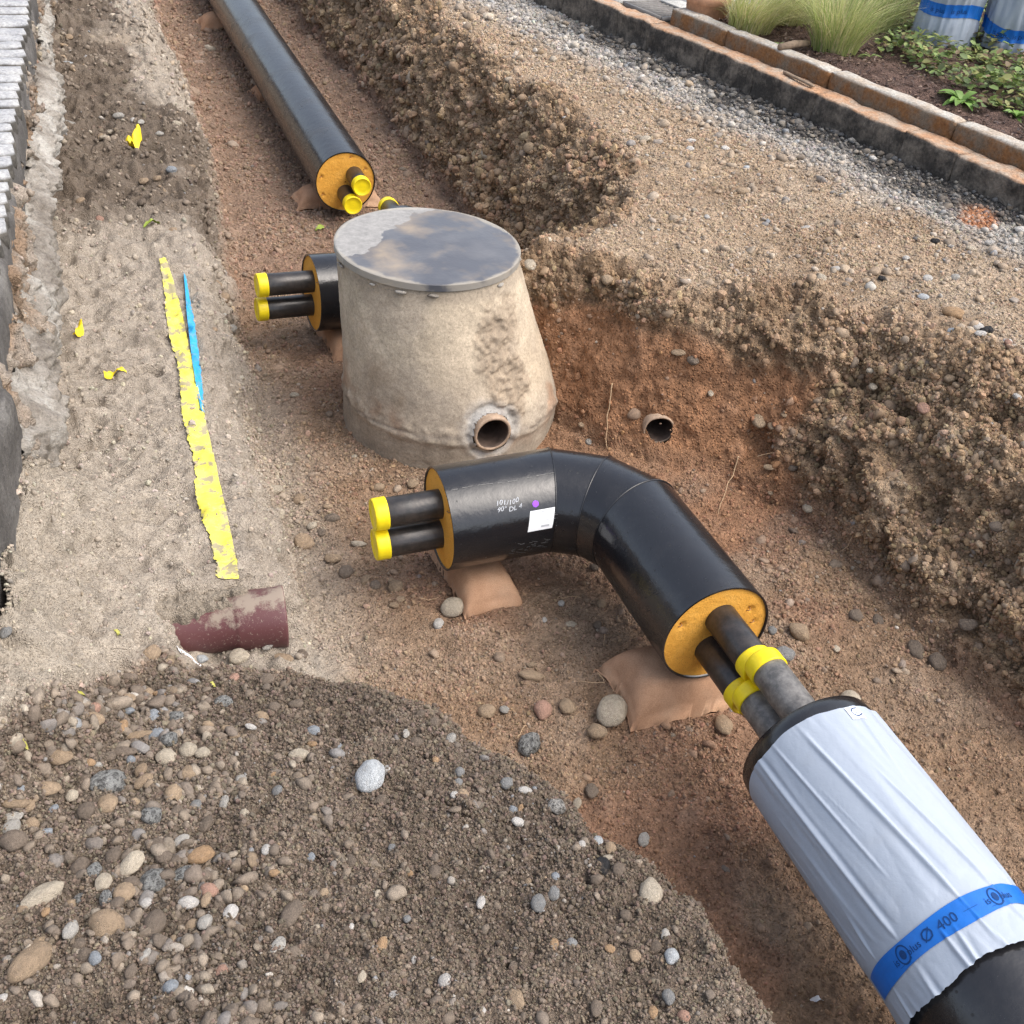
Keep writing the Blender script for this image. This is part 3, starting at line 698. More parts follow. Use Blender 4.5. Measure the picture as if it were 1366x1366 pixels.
pl = obj_np('sticker', on_wrap(SS, TH, .0022).reshape(-1, 3), grid_quads(6, 6), None, M['paper'], e4)
a = np.linspace(0, 2*np.pi, 24, endpoint=False)
thv = -.215+np.concatenate([np.cos(a)*.016, np.cos(a)*.0135])/(RC+.02); sv = .064+np.concatenate([np.sin(a)*.016, np.sin(a)*.0125])
obj_np('printed_ring', on_wrap(sv, thv, .0060), grid_quads(2, 24, True), None, M['ink'], pl)
V, T = text_pts('iso', .011); obj_np('printed_text', on_wrap(.068-V[:, 1], -.18-V[:, 0]/.22, .0060), None, T, M['ink'], pl)

# ------------------------------------------------------------------ sandbags
def sandbag(c, lx, ly, hgt, rot, label, seed, press=None):
    o_e = None
    n1, n2 = 40, 30
    u = np.linspace(-1, 1, n1)[:, None]+np.zeros((n1, n2)); v = np.linspace(-1, 1, n2)[None]+np.zeros((n1, n2))
    body = (np.clip(1-np.abs(u)**4, 0, 1)**.5)*(np.clip(1-np.abs(v)**3.4, 0, 1)**.5)
    pin = 1-.06*np.abs(v)**2*(1-np.abs(u)); pin2 = 1-.07*np.abs(u)**2*(1-np.abs(v))
    # ears at the corners
    ear = 1+.05*(np.abs(u)*np.abs(v))**6
    x = u*lx/2*pin2*ear; y = v*ly/2*pin*ear
    q = np.stack([x, y, np.full_like(x, seed)], -1)
    top = hgt*body*(1+.10*fbm(q, 5, 3, seed))+.008*noise(q, 14, seed+3)*(1-body**2)+.012
    top = top+.006*(1-2*np.abs(noise(q*np.array([1, 2.5, 1]), 9, seed+5)))*np.clip(1-body, 0, 1)*2
    bot = np.full_like(top, -.03)*body+.006
    ca, sa = math.cos(rot), math.sin(rot)
    wx = c[0]+x*ca-y*sa; wy = c[1]+x*sa+y*ca
    zt = c[2]+top
    if press is not None: zt = press(wx, wy, zt)
    Vt = np.stack([wx, wy, zt], -1).reshape(-1, 3); Vb = np.stack([wx, wy, c[2]+bot], -1).reshape(-1, 3)
    Qt = grid_quads(n1, n2); Qb = grid_quads(n1, n2)[:, ::-1]+n1*n2
    idx = np.arange(n1*n2).reshape(n1, n2); ring_ = np.concatenate([idx[:, 0], idx[-1, 1:], idx[-2::-1, -1], idx[0, -2:0:-1]]); r2 = np.roll(ring_, -1)
    Qs = np.stack([ring_, ring_+n1*n2, r2+n1*n2, r2], -1)
    e = empty('sandbag', (float(c[0]), float(c[1]), float(c[2]))); tag(e, label, 'sandbag', 'jute sandbags under the pipes')
    obj_np('bag_cloth', np.vstack([Vt, Vb]), np.vstack([Qt, Qb, Qs]), None, M['burlap'], e)
    # stitched hem: a frayed cord along the short open edge
    hem = np.stack([wx[0], wy[0], zt[0]+.001], -1); hem = hem+.002*np.stack([noise(hem, 60, 1), noise(hem, 60, 2), noise(hem, 60, 3)], -1)
    V, Qd, T = tube_np(hem, .0035, 6); obj_np('hem', V, Qd, T, M['burlap'], e)
    k = hem[-1]; V, Qd, T = tube_np([k, k+np.array([-.012, -.012, -.004]), k+np.array([-.014, -.035, -.012])], .004, 6); obj_np('hem', V, Qd, T, M['burlap'], e)
def press_under(a, b_, r):
    a, b_ = np.asarray(a), np.asarray(b_); d = (b_-a)[:2]; L_ = np.linalg.norm(d); d = d/L_
    def f(x, y, z):
        q = (x-a[0])*d[1]-(y-a[1])*d[0]; zb = a[2]-np.sqrt(np.clip(r*r-q*q, 0, None))
        return np.where(np.abs(q) < r*.92, np.minimum(z, np.maximum(zb-.002, z-.2)), z)
    return f
def flz(x, y): return hz(x, y)
cL = (1.27, 3.06); sandbag((cL[0], cL[1], flz(*cL)-.005), .24, .42, .11, .06, 'jute sandbag under the open end of the near elbow, beside a pale flat stone', 11, press_under(A0, N1, RC))
pR = (at(818, 880, .08)+at(840, 965, .04))/2
sandbag((pR[0]+.24, 2.28, flz(pR[0]+.2, 2.28)-.005), .50, .30, .17, -.02, 'large jute sandbag under the orange end of the elbow, next to a big round cobble', 12, press_under(R0, N3, RC))
pB = at(400, 262, -.10); sandbag((pB[0]+.27, pB[1]+.02, hz(1.4, 7.0)-.01), .60, .24, .13, -.03, 'rolled jute sandbag under the orange end of the long straight pipe', 13, press_under(SP0, SP1, .203))
p2 = at(338, 113, -.08); sandbag((p2[0]+.25, p2[1], hz(1.4, 9.4)-.01), .50, .26, .12, .1, 'jute sandbag barely showing midway along the straight pipe', 14, press_under(SP0, SP1, .203))
p3 = at(272, 22, -.08); sandbag((p3[0]+.22, p3[1], hz(1.3, 11.5)-.01), .55, .30, .13, .05, 'jute sandbag at the remote stretch of the straight pipe', 15, press_under(SP0, SP1, .203))
sandbag((1.27, 5.2, hz(1.2, 5.1)-.01), .26, .42, .12, .05, 'jute sandbag half hidden between the manhole and the rear elbow', 16, press_under(B0, F1, RC))
for yy, lb in ((.75, 'jute sandbag tucked under the film wrapped pipe below the blue tape'), (-.6, 'jute sandbag under the bare end of the film wrapped pipe')):
    sandbag((W0[0]+.06, yy, hz(W0[0], yy)-.005), .28, .26, .20, .05, lb, 17, press_under(W0, WE, RC+.018))
sandbag((xb, 5.85, hz(xb, 5.85)-.01), .45, .28, .13, .05, 'jute sandbag under the leg of the rear elbow that points up the trench', 18, press_under(B1, F3, RC))

# ------------------------------------------------------------------ manhole
mh = empty('manhole', (1.53, 4.33, -.1)); tag(mh, 'tapered concrete manhole with a round grey lid standing in the trench', 'manhole')
BC, LC = np.array([1.575, 4.33]), np.array([1.44, 4.39]); ZB, ZL = -.35, .775
SB = at(660, 583, .15); SBD = np.array([SB[0]-BC[0]-.02, SB[1]-BC[1], 0]); SBD /= np.linalg.norm(SBD)
nz, na = 150, 300
zs = np.linspace(ZB, ZL, nz); aa = np.linspace(0, 2*np.pi, na, endpoint=False)
kt = np.clip((zs-.12)/(ZL-.12), 0, 1); cen = BC+(LC-BC)*kt[:, None]; r_ = np.where(zs < .12, .52, .52+(.408-.52)*kt**.9)
AA = np.repeat(aa[None], nz, 0); ZZ = np.repeat(zs[:, None], na, 1)
base = np.stack([cen[:, 0:1]+r_[:, None]*np.cos(AA), cen[:, 1:2]+r_[:, None]*np.sin(AA), ZZ], -1)
fa = fbm(base, 4, 4, 401); fb = fbm(base, 22, 3, 402); fc = fbm(base, 60, 2, 403)
# mortar and soil lumps still stuck on the front right
pc = np.array([1.66, 4.0, .42]); lump = np.clip(1.15-np.linalg.norm((base-pc)/np.array([.14, .4, .30]), axis=-1)+.7*fa, 0, 1)
pc2 = at(640, 470, .4); lump = np.maximum(lump, np.clip(1-np.linalg.norm((base-np.array([pc2[0], pc2[1], .28]))/np.array([.16, .4, .16]), axis=-1)+.6*fa, 0, 1))
lump = ss(.12, .6, lump+.35*fbm(base, 9, 3, 433))
stub_q = base-np.array([SB[0], SB[1], SB[2]]); stub_r = np.hypot(stub_q@np.array([-SBD[1], SBD[0], 0]), stub_q[..., 2]); front = (stub_q@SBD) > -.2
mort = np.where(front, ss(.17, .09, stub_r+.03*fb), 0); chip = np.where(front, np.exp(-((stub_r-.115)/.02)**2), 0)
joint = np.exp(-((ZZ-.12-.04*noise(base, 5, 5)-.02*noise(base, 17, 6))/.012)**2)
dsp = .004*fa+.002*fb+.0015*fc+lump*(.004+.014*fb+.012*fc)+.02*mort+.012*fb*mort-.03*chip*mort-.012*joint*(1-mort)*np.clip(.4+1.5*fa, 0, 1)+.016*np.exp(-((ZZ-.13)/.045)**2)*np.clip(fb+.1, 0, 1)+.006*np.exp(-((ZZ-.10)/.02)**2)
base = base+np.stack([np.cos(AA), np.sin(AA), 0*AA], -1)*dsp[..., None]
cm = np.zeros(base.shape)+np.array([.41, .345, .268])
def lm(c, k):
    global cm
    cm = cm*(1-k[..., None])+np.array(c)*k[..., None]
lm((.30, .235, .165), ss(.05, .45, fbm(base*np.array([1, 1, .6]), 4.5, 4, 431))*.75); lm((.33, .28, .22), ss(.15, .02, ZZ)*.8); lm((.50, .43, .33), ss(.0, .4, fa)*ss(.1, .3, ZZ)*.6); lm((.50, .41, .30), ss(.2, .5, np.cos(AA-(-.75))*.5+.5*fa+.1)*ss(.15, .3, ZZ)*.7)  # last layer paints the sunlit right front lighter into the colour
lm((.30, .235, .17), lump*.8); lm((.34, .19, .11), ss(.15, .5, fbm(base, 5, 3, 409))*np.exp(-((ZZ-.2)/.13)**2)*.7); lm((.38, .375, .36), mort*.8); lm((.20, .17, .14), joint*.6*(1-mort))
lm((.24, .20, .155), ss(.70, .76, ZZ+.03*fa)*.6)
hl = (stub_r < .083) & front
Qm = grid_quads(nz, na, True); Qm = Qm[~hl.reshape(-1)[Qm].any(1)]
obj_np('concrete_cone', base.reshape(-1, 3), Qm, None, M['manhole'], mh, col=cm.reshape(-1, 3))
def drain_stub(name, c, d, r, rin, lf, lb, parent, mat='clay', label=None):
    prof = [(-lb, r), (-.05, r), (lf-.004, r), (lf, r-.003), (lf, rin+.003), (lf-.004, rin), (-.05, rin), (-lb*.5, rin), (-lb, rin), (-lb, .001)]
    V, Qd, _ = lathe_np(prof, c, d, 48)
    nzr = fbm(V, 25, 2, 5)[:, None]; V = V+nzr*.002
    o = obj_np(name, V, Qd, None, M[mat], parent); o.data.materials.append(M['clay_in'])
    idx = np.array([0]*48*4+[0]*48+[1]*48*4, np.int32); o.data.polygons.foreach_set('material_index', idx[:len(o.data.polygons)]); return o
drain_stub('drain_outlet', np.array([SB[0], SB[1], SB[2]])+SBD*.0, SBD, .088, .074, -.022, .30, mh)
# lid
n1, n2 = 40, 120
rr_ = np.linspace(.002, .418, n1); a = np.linspace(0, 2*np.pi, n2, endpoint=False)
px = rr_[:, None]*np.cos(a); py = rr_[:, None]*np.sin(a); q = np.stack([px, py, 0*px], -1)
zz = .012*np.exp(-(np.hypot(px, py)/.3)**2)+.003*fbm(q, 5, 3, 420)
Vt = np.stack([LC[0]+px, LC[1]+py, ZL+.034+zz], -1); rl = np.stack([LC[0]+.4185*np.cos(a), LC[1]+.4185*np.sin(a)], -1)
s1 = np.concatenate([rl, np.full((n2, 1), ZL+.0335)], 1); s2 = np.concatenate([rl, np.full((n2, 1), ZL+.006)], 1); s3 = np.concatenate([LC+.39*(rl-LC)/.4185, np.full((n2, 1), ZL+.002)], 1); s4 = np.concatenate([LC+.30*(rl-LC)/.4185, np.full((n2, 1), ZL+.001)], 1)
m, t, b = new_mat('lid_plate', .55, .4); v = coords(t)
nn = ntex(t, v, 3.2, 6, .6); big = ntex(t, v, 1.7, 3, .5)
sep = t.nodes.new('ShaderNodeSeparateXYZ'); t.links.new(v, sep.inputs[0])
# dry dusty rim on the far left side, damp dark plate elsewhere
cx, cy = LC[0]-1.53, LC[1]-4.33
rim_d = math_(t, 'ADD', math_(t, 'MULTIPLY', math_(t, 'SUBTRACT', sep.outputs[0], cx), 1.25), math_(t, 'MULTIPLY', math_(t, 'SUBTRACT', sep.outputs[1], cy), -1.35))
dry = gray(t, math_(t, 'ADD', rim_d, math_(t, 'MULTIPLY', math_(t, 'SUBTRACT', nn, .5), .55)), (0.0, 1), (.02, 0))
r2 = math_(t, 'SQRT', math_(t, 'ADD', math_(t, 'POWER', math_(t, 'ABSOLUTE', math_(t, 'SUBTRACT', sep.outputs[0], cx)), 2.0), math_(t, 'POWER', math_(t, 'ABSOLUTE', math_(t, 'SUBTRACT', sep.outputs[1], cy)), 2.0)))
dryn = gray(t, math_(t, 'ADD', rim_d, .33), (.0, 1), (.012, 0))
dry = gray(t, math_(t, 'ADD', math_(t, 'ADD', rim_d, .36), math_(t, 'MULTIPLY', math_(t, 'SUBTRACT', nn, .5), .75)), (.0, 1), (.012, 0))
edge_ = gray(t, math_(t, 'ADD', r2, math_(t, 'MULTIPLY', math_(t, 'SUBTRACT', nn, .5), .16)), (.400, 0), (.412, 1))
cdamp = mix(t, gray(t, nn, (.45, 0), (.7, 1)), (.085, .088, .10), (.15, .15, .155))
silt = gray(t, ntex(t, v, 4.5, 5, .55), (.50, 0), (.70, .65)); cdamp = mix(t, silt, cdamp, (.36, .29, .21))
cdry = mix(t, gray(t, ntex(t, v, 30, 4, .7), (.35, 0), (.65, 1)), (.23, .225, .215), (.32, .31, .295))
c = mix(t, dry, cdamp, cdry); c = mix(t, math_(t, 'MULTIPLY', edge_, .5), c, (.42, .38, .31))
setc(t, b, c); t.links.new(math_(t, 'ADD', .30, math_(t, 'MULTIPLY', math_(t, 'MAXIMUM', math_(t, 'MAXIMUM', dry, edge_), silt), .55)), b.inputs['Roughness'])
bump(t, ntex(t, v, 60, 4), .12, .006, b)
lid = obj_np('lid', np.vstack([Vt.reshape(-1, 3), s1, s1, s2, s2, s3, s4]), np.vstack([grid_quads(n1+1, n2, True), grid_quads(2, n2, True)+(n1+1)*n2, grid_quads(3, n2, True)+(n1+3)*n2]), None, m, mh)
# mortar bits under the lid rim
for k in range(9):
    a0 = rng.uniform(2.6, 6.2); p_ = np.array([LC[0]+.418*math.cos(a0), LC[1]+.418*math.sin(a0), ZL-.012])
    Vi, Fi = ico(2); Vi = Vi*(1+.3*noise(Vi+k*3, 1.6, k)[:, None])*np.array([.022, .010, .007])*rng.uniform(.5, 1.3); ca, sa = math.cos(a0+1.57), math.sin(a0+1.57)
    obj_np('mortar_lump', np.stack([Vi[:, 0]*ca-Vi[:, 1]*sa, Vi[:, 0]*sa+Vi[:, 1]*ca, Vi[:, 2]], -1)+p_, None, Fi, M['haunch'], mh)
# cut drain pipe in the bank
e5 = drain_stub('drain_pipe', STUB2-np.array([0, 0, .012]), STUB2_D, .074, .064, -.004, .32, None); tag(e5, 'short cut end of a grey brown clay drain pipe in the red clay', 'pipe')

# ------------------------------------------------------------------ brown pipe in the sand
p0, p1 = at(215, 842, .135), at(380, 822, .135); dd = p1-p0; dd[2] = 0; dd /= np.linalg.norm(dd); p0 = p1-dd*.62
prof = [(0, .098), (.2, .098), (.44, .098), (.45, .104), (.46, .108), (.59, .108), (.612, .112), (.62, .110), (.62, .098), (.60, .095), (.3, .092), (.25, .001)]
V, Qd, _ = lathe_np(prof, p0, dd, 64)
bp = obj_np('sewer_pipe', V, Qd, None, M['maroon']); tag(bp, 'maroon plastic sewer pipe end sticking out of the sand below the yellow tape', 'pipe')
# sand heaped over it
n1, n2 = 170, 110
u = np.linspace(0, 1, n1)[:, None]+np.zeros((n1, n2)); vv = np.linspace(-1, 1, n2)[None]+np.zeros((n1, n2))
nrm = np.array([-dd[1], dd[0], 0])
xx = p0[0]-dd[0]*.06+dd[0]*u*.60+nrm[0]*vv*.16; yy = p0[1]-dd[1]*.06+dd[1]*u*.60+nrm[1]*vv*.16
q = np.stack([xx, yy, 0*xx], -1); over = vv*.16
frontcut = .02-.16*u+.10*noise(q, 9, 511)+.03*noise(q, 26, 512)     # how far the cover reaches down the near side
cov = ss(-.012, .012, over+.130-.11*u+.05*noise(q, 8, 511)+.03*noise(q, 20, 512)+.014*noise(q, 60, 516)+.12*ss(.30, .0, u))
cov = cov*ss(1.0, .90, u+.06*noise(q, 12, 515))
top = p1[2]+np.sqrt(np.clip(.108**2-over**2, 0, None))+.008+.045*ss(.6, .0, u)+.014*np.abs(noise(q, 12, 513))+.010*noise(q, 38, 514)+.006*noise(q, 90, 517)
gz = np.array([[hz(a_, b_) for a_, b_ in zip(r1, r2_)] for r1, r2_ in zip(xx, yy)])
side = np.where(np.abs(over) > .10, np.minimum(top, gz+.02), top)
zc = np.where(cov > .5, side, np.minimum(gz, p1[2])-.03)
zc = gz-.02+(side-gz+.02)*cov
sc_o = obj_np('sand_cover', np.stack([xx, yy, zc], -1).reshape(-1, 3), grid_quads(n1, n2), None, M['sand'], col=np.tile([.30, .255, .20], (n1*n2, 1)))
tag(sc_o, 'loose grey sand slumped over the maroon pipe', 'sand', kind='stuff')

# ------------------------------------------------------------------ ribbons on the sand
def ribbon(name, pix, widths, mat, label, cat, ragged=0.0, lift=.006, seed=0, z0=.27, twist=0.0):
    ctr = np.array([ground_at(u, v) for u, v in pix]); ctr[:, 2] = 0
    t0 = np.linspace(0, 1, len(ctr)); n = 520; tt = np.linspace(0, 1, n)
    cx_, cy_, w_ = np.interp(tt, t0, ctr[:, 0]), np.interp(tt, t0, ctr[:, 1]), np.interp(tt, t0, widths)
    k = np.ones(51)/51; pad = lambda a: np.convolve(np.pad(a, 25, 'edge'), k, 'valid'); cx_, cy_ = pad(cx_), pad(cy_)
    dxy = np.gradient(np.stack([cx_, cy_], -1), axis=0); dxy /= np.linalg.norm(dxy, axis=1, keepdims=True); nx = np.stack([dxy[:, 1], -dxy[:, 0]], -1)
    q = np.stack([tt*0, tt*8, tt*0+seed], -1)
    left = -w_/2*(1-.62*ragged*np.clip(.35+.75*noise(q, 1.1, seed)+.22*noise(q, 7, seed+1)+.16*noise(q, 21, seed+2)+.13*noise(q, 50, seed+3), 0, 1.25)); right = w_/2*(1-.03*noise(q, 5, seed+5))
    if nx[0][0] < 0: nx = -nx
    fr = np.linspace(0, 1, 7)
    off = left[:, None]*(1-fr)+right[:, None]*fr
    xx = cx_[:, None]+nx[:, 0:1]*off; yy = cy_[:, None]+nx[:, 1:2]*off
    gz = np.array([[hz(a_, b_) for a_, b_ in zip(r1, r2_)] for r1, r2_ in zip(xx, yy)])
    sm = np.apply_along_axis(pad, 0, gz); zz = np.maximum(gz+.002, sm)+lift+twist*(fr-.3)[None]*np.ones((n, 1))
    o = obj_np(name, np.stack([xx, yy, zz], -1).reshape(-1, 3), grid_quads(n, 7), None, M[mat]); tag(o, label, cat); return o
ribbon('warning_tape', [(216, 342), (230, 410), (245, 490), (262, 580), (280, 670), (298, 750), (304, 778)], [.03, .07, .085, .095, .10, .09, .08], 'yellowtape', 'long yellow warning tape half covered by sand, running to the maroon pipe', 'tape', .75, .006, 601)
ribbon('plastic_strip', [(247, 370), (255, 430), (264, 500), (271, 555)], [.009, .033, .035, .013], 'bluestrip', 'narrow bright blue plastic strip beside the yellow tape', 'strip', 0, .010, 611, twist=-.02)

# ------------------------------------------------------------------ stone kerbs, gutter, grate
def rough_block(name, c, ax, ay, dims, mat, parent, seed, amp=.006, n=(8, 4, 4), bev=.012):
    """block with worn faces; c centre, ax/ay horizontal unit axes, dims lengths"""
    bm = bmesh.new(); bmesh.ops.create_cube(bm, size=1)
    for e_axis, cuts in ((0, n[0]), (1, n[1]), (2, n[2])):
        es = [e for e in bm.edges if abs((e.verts[0].co-e.verts[1].co)[e_axis]) > .5 and all(abs((e.verts[0].co-e.verts[1].co)[k]) < 1e-6 for k in range(3) if k != e_axis)]
        es = [e for e in bm.edges if (lambda d_: abs(d_[e_axis]) > 1e-4 and all(abs(d_[k]) < 1e-6 for k in range(3) if k != e_axis))(e.verts[0].co-e.verts[1].co)]
        bmesh.ops.subdivide_edges(bm, edges=es, cuts=cuts, use_grid_fill=True)
    V = np.array([v.co for v in bm.verts])*np.array(dims); Fc = [[v.index for v in f.verts] for f in bm.faces]; bm.free()
    h = np.array(dims)/2; nb = (h-np.abs(V)) < 1e-6; ne = nb.sum(1)
    V = np.where(nb & (ne >= 2)[:, None], V*(1-bev*.6/h), V)
    q = V+seed*3.7; V = V+np.stack([fbm(q, 9, 3, seed+k) for k in range(3)], -1)*amp
    Wd = np.asarray(c)+V[:, 0:1]*np.asarray(ax)+V[:, 1:2]*np.asarray(ay)+V[:, 2:3]*np.array([0, 0, 1.0])
    Qd = np.array([f for f in Fc if len(f) == 4]); Td = np.array([f for f in Fc if len(f) == 3]) if any(len(f) == 3 for f in Fc) else None
    o = obj_np(name, Wd, Qd, Td, M[mat], parent, smooth=True); return o
KA, KB = np.array([4.733, 4.24, 0]), np.array([4.075, 7.317, 0]); kd_ = (KB-KA)/np.linalg.norm(KB-KA); kn = np.array([kd_[1], -kd_[0], 0])   # kn points away from the trench
if kn[0] < 0: kn = -kn
gut = empty('gutter', tuple(KA+np.array([0, 0, .8]))); tag(gut, 'low gutter of dark edged stones with rust orange tops', 'kerb')
sA = -2.2; k = 0
while sA < 5.2:
    ln = rng.uniform(.35, .8); c = KA+kd_*(sA+ln/2)+kn*(.085+rng.uniform(-.004, .004)); c[2] = .89+rng.uniform(-.003, .003)
    rough_block('stone', c, kd_, kn, (ln+.001, .17, .22), 'kerb_low', gut, 700+k, .014, (20, 6, 8), .005); sA += ln; k += 1
kb = empty('kerb', tuple(KA+np.array([0, 0, .8]))); tag(kb, 'raised kerb of long brown stones edging the planting bed', 'kerb')
sA = -2.2; kend = float((at(901, 10, 1.1)-KA)@kd_); k = 0
lens = []
while sA < kend-.05:
    ln = min(rng.uniform(.95, 1.15), kend-sA); c = KA+kd_*(sA+ln/2)+kn*(.170+.068); c[2] = .985
    rough_block('stone', c, kd_, kn, (ln-.005, .13, .24), 'kerb_up', kb, 760+k, .009, (22, 5, 7), .014); sA += ln; k += 1
# return of the kerb towards the pavement
for j in range(3):
    c = KA+kd_*(kend-.065)+kn*(.31+.5*j+.25); c[2] = .985
    rough_block('stone', c, kn, kd_, (.495, .13, .24), 'kerb_up', kb, 790+j, .005, (8, 4, 4), .014)
# drain grate in the gutter
ga = KA+kd_*(kend+.30)+kn*.34; ga[2] = 1.0
gr = empty('drain_grate', tuple(ga)); tag(gr, 'iron drain grate with parallel bars set behind the gutter stones', 'grate')
for sgn in (-1, 1):
    rough_block('frame_bar', ga+kd_*sgn*.235+np.array([0, 0, .004]), kn, kd_, (.36, .03, .035), 'iron', gr, 800+sgn, .0005, (1, 1, 1), .003)
    rough_block('frame_bar', ga+kn*sgn*.175+np.array([0, 0, .003]), kd_, kn, (.44, .03, .035), 'iron', gr, 803+sgn, .0005, (1, 1, 1), .003)
for j in range(9):
    rough_block('grate_bar', ga+kd_*(-.20+.05*j), kn, kd_, (.32, .022, .03), 'iron', gr, 806+j, .0005, (1, 1, 1), .003)
Vp = [ga+kd_*a_*.23+kn*b_*.17-np.array([0, 0, .12]) for a_, b_ in ((-1, -1), (1, -1), (1, 1), (-1, 1))]
obj_np('sump', Vp, [(0, 1, 2, 3)], None, M['darkstone'], gr)
# paving behind the gutter, past the end of the kerb
pv = empty('pavement', tuple(KA+kd_*4+np.array([0, 0, .9]))); tag(pv, 'square grey paving stones beyond the drain grate', 'pavement', kind='structure')
for i in range(12):
    for j in range(7):
        s_, w_ = kend+.02+.30*(i+.5), .175+.30*(j+.5)
        c = KA+kd_*s_+kn*w_
        if np.linalg.norm((c-ga)[:2]) < .30: continue
        c[2] = .965+rng.uniform(-.003, .003); rough_block('paving_stone', c, kd_, kn, (.292, .292, .07), 'paver', pv, 820+i*9+j, .002, (2, 2, 1), .006)
Vp = [KA+kd_*a_+kn*b_+np.array([0, 0, .985]) for a_, b_ in ((kend-.0, .17), (kend+3.8, .17), (kend+3.8, 2.4), (kend-.0, 2.4))]
fs = obj_np('paving_bed', Vp, [(0, 1, 2, 3)], None, M['mulch'], pv, col=np.tile([.14, .12, .08], (4, 1)))

# ------------------------------------------------------------------ planting bed
nbx, nby = 120, 160
sb = np.linspace(-2.2, kend-.13, nby)[:, None]+np.zeros((nby, nbx)); wb = .30+(np.linspace(0, 1, nbx)**1.6)[None]*4.6+np.zeros((nby, nbx))
q = KA+sb[..., None]*kd_+wb[..., None]*kn
bz = 1.065+.05*fbm(q, 2, 3, 900)+.025*fbm(q, 9, 3, 903)+.012*noise(q, 40, 905)+.10*ss(.3, 3.5, wb)-.02*ss(.4, .3, wb)
q[..., 2] = bz; cbed = np.array([.115, .075, .06])*(1+.5*fbm(q, 14, 3, 907)[..., None])
bed = obj_np('planting_bed', q.reshape(-1, 3), grid_quads(nby, nbx), None, M['mulch'], col=cbed.reshape(-1, 3).clip(.02, .4)); tag(bed, 'dark mulched soil of the planting bed behind the kerb', 'planting bed', kind='structure')
def bed_pt(u, v, z=1.08): return at(u, v, z)
def bedz(p):
    s_ = float((np.asarray(p)-KA)[:2]@kd_[:2]); w_ = float((np.asarray(p)-KA)[:2]@kn[:2])
    i = int(np.clip((s_+2.2)/(kend-.13+2.2)*(nby-1), 0, nby-1)); j = int(np.clip(((max(w_-.30, 0)/4.6)**(1/1.6))*(nbx-1), 0, nbx-1)); return float(bz[i, j])
def grass_tuft(p, n, hgt, spread, cols, label, lean=(0, 0), seed=0, rad0=.15):
    r = np.random.default_rng(seed); Vs, Qs, Cs, o = [], [], [], 0
    a = r.uniform(0, 2*np.pi, n); L_ = hgt*r.uniform(.45, 1.15, n); out_ = spread*r.uniform(.1, 1.0, n)**.8; r0 = rad0*np.sqrt(r.random(n)); a2 = a+r.normal(0, .5, n)
    seg = 6; tt = np.linspace(0, 1, seg)
    wdt = r.uniform(.0016, .0034, n)
    bx = p[0]+r0*np.cos(a2); by = p[1]+r0*np.sin(a2)
    X_ = bx[:, None]+(np.cos(a)*out_*L_)[:, None]*tt**1.7+lean[0]*L_[:, None]*tt**2; Y_ = by[:, None]+(np.sin(a)*out_*L_)[:, None]*tt**1.7+lean[1]*L_[:, None]*tt**2
    Zz = p[2]-.01+(L_[:, None]*(tt-(.55*out_**2)[:, None]*tt**2.4))
    Zz = np.maximum(Zz, p[2]+.005)
    sx_ = -np.sin(a+r.normal(0, .8, n)); sy_ = np.cos(a)
    wv = wdt[:, None]*(1-.8*tt)
    A_ = np.stack([X_+sx_[:, None]*wv, Y_+sy_[:, None]*wv, Zz], -1); B_ = np.stack([X_-sx_[:, None]*wv, Y_-sy_[:, None]*wv, Zz], -1)
    V = np.stack([A_, B_], 2).reshape(-1, 3)
    b0 = (np.arange(n)*seg*2)[:, None]+(np.arange(seg-1)*2)[None]; Qd = np.stack([b0, b0+1, b0+3, b0+2], -1).reshape(-1, 4)
    cols = np.asarray(cols); ci = cols[r.integers(0, len(cols), n)]*r.uniform(.7, 1.25, (n, 1)); cc = np.repeat(ci, seg*2, 0)
    e = obj_np('grass_tuft', V, Qd, None, M['leaf'], col=cc); tag(e, label, 'grass', 'feathery grass tufts in the planting bed'); return e
GY = [(.56, .53, .24), (.48, .51, .20), (.64, .58, .34), (.38, .44, .15)]; GG = [(.34, .42, .14), (.42, .47, .18), (.54, .52, .25), (.28, .36, .11)]
for (u, v, n, hgt, sp, cols, lab, lean, sd_) in [
    (1000, 38, 1000, .42, 1.0, GY, 'yellow green feathery grass tuft arching beside the terracotta block', (.35, -.1), 1),
    (1112, 68, 1200, .50, .85, GG+GY, 'tallest upright green grass tuft above the weathered stick', (.1, .05), 2),
    (1050, 32, 1000, .42, 1.0, GY, 'flattened straw yellow grass tuft between the arching and the upright tufts', (.4, -.15), 3),
    (1165, 38, 1000, .48, 1.0, GG+GY, 'wide green grass tuft behind the upright tuft, near the film wrapped sleeves', (.25, .1), 4),
    (1140, 22, 900, .48, .9, GY, 'pale grass tuft leaning towards the film wrapped sleeves', (.3, .1), 5),
    (1190, 8, 500, .5, .7, GG+GY, 'dark green grass tuft against the left sleeve', (-.1, .1), 6)]:
    p_ = bed_pt(u, v); p_[2] = bedz(p_); grass_tuft(p_, n, hgt, sp, cols, lab, lean, sd_)
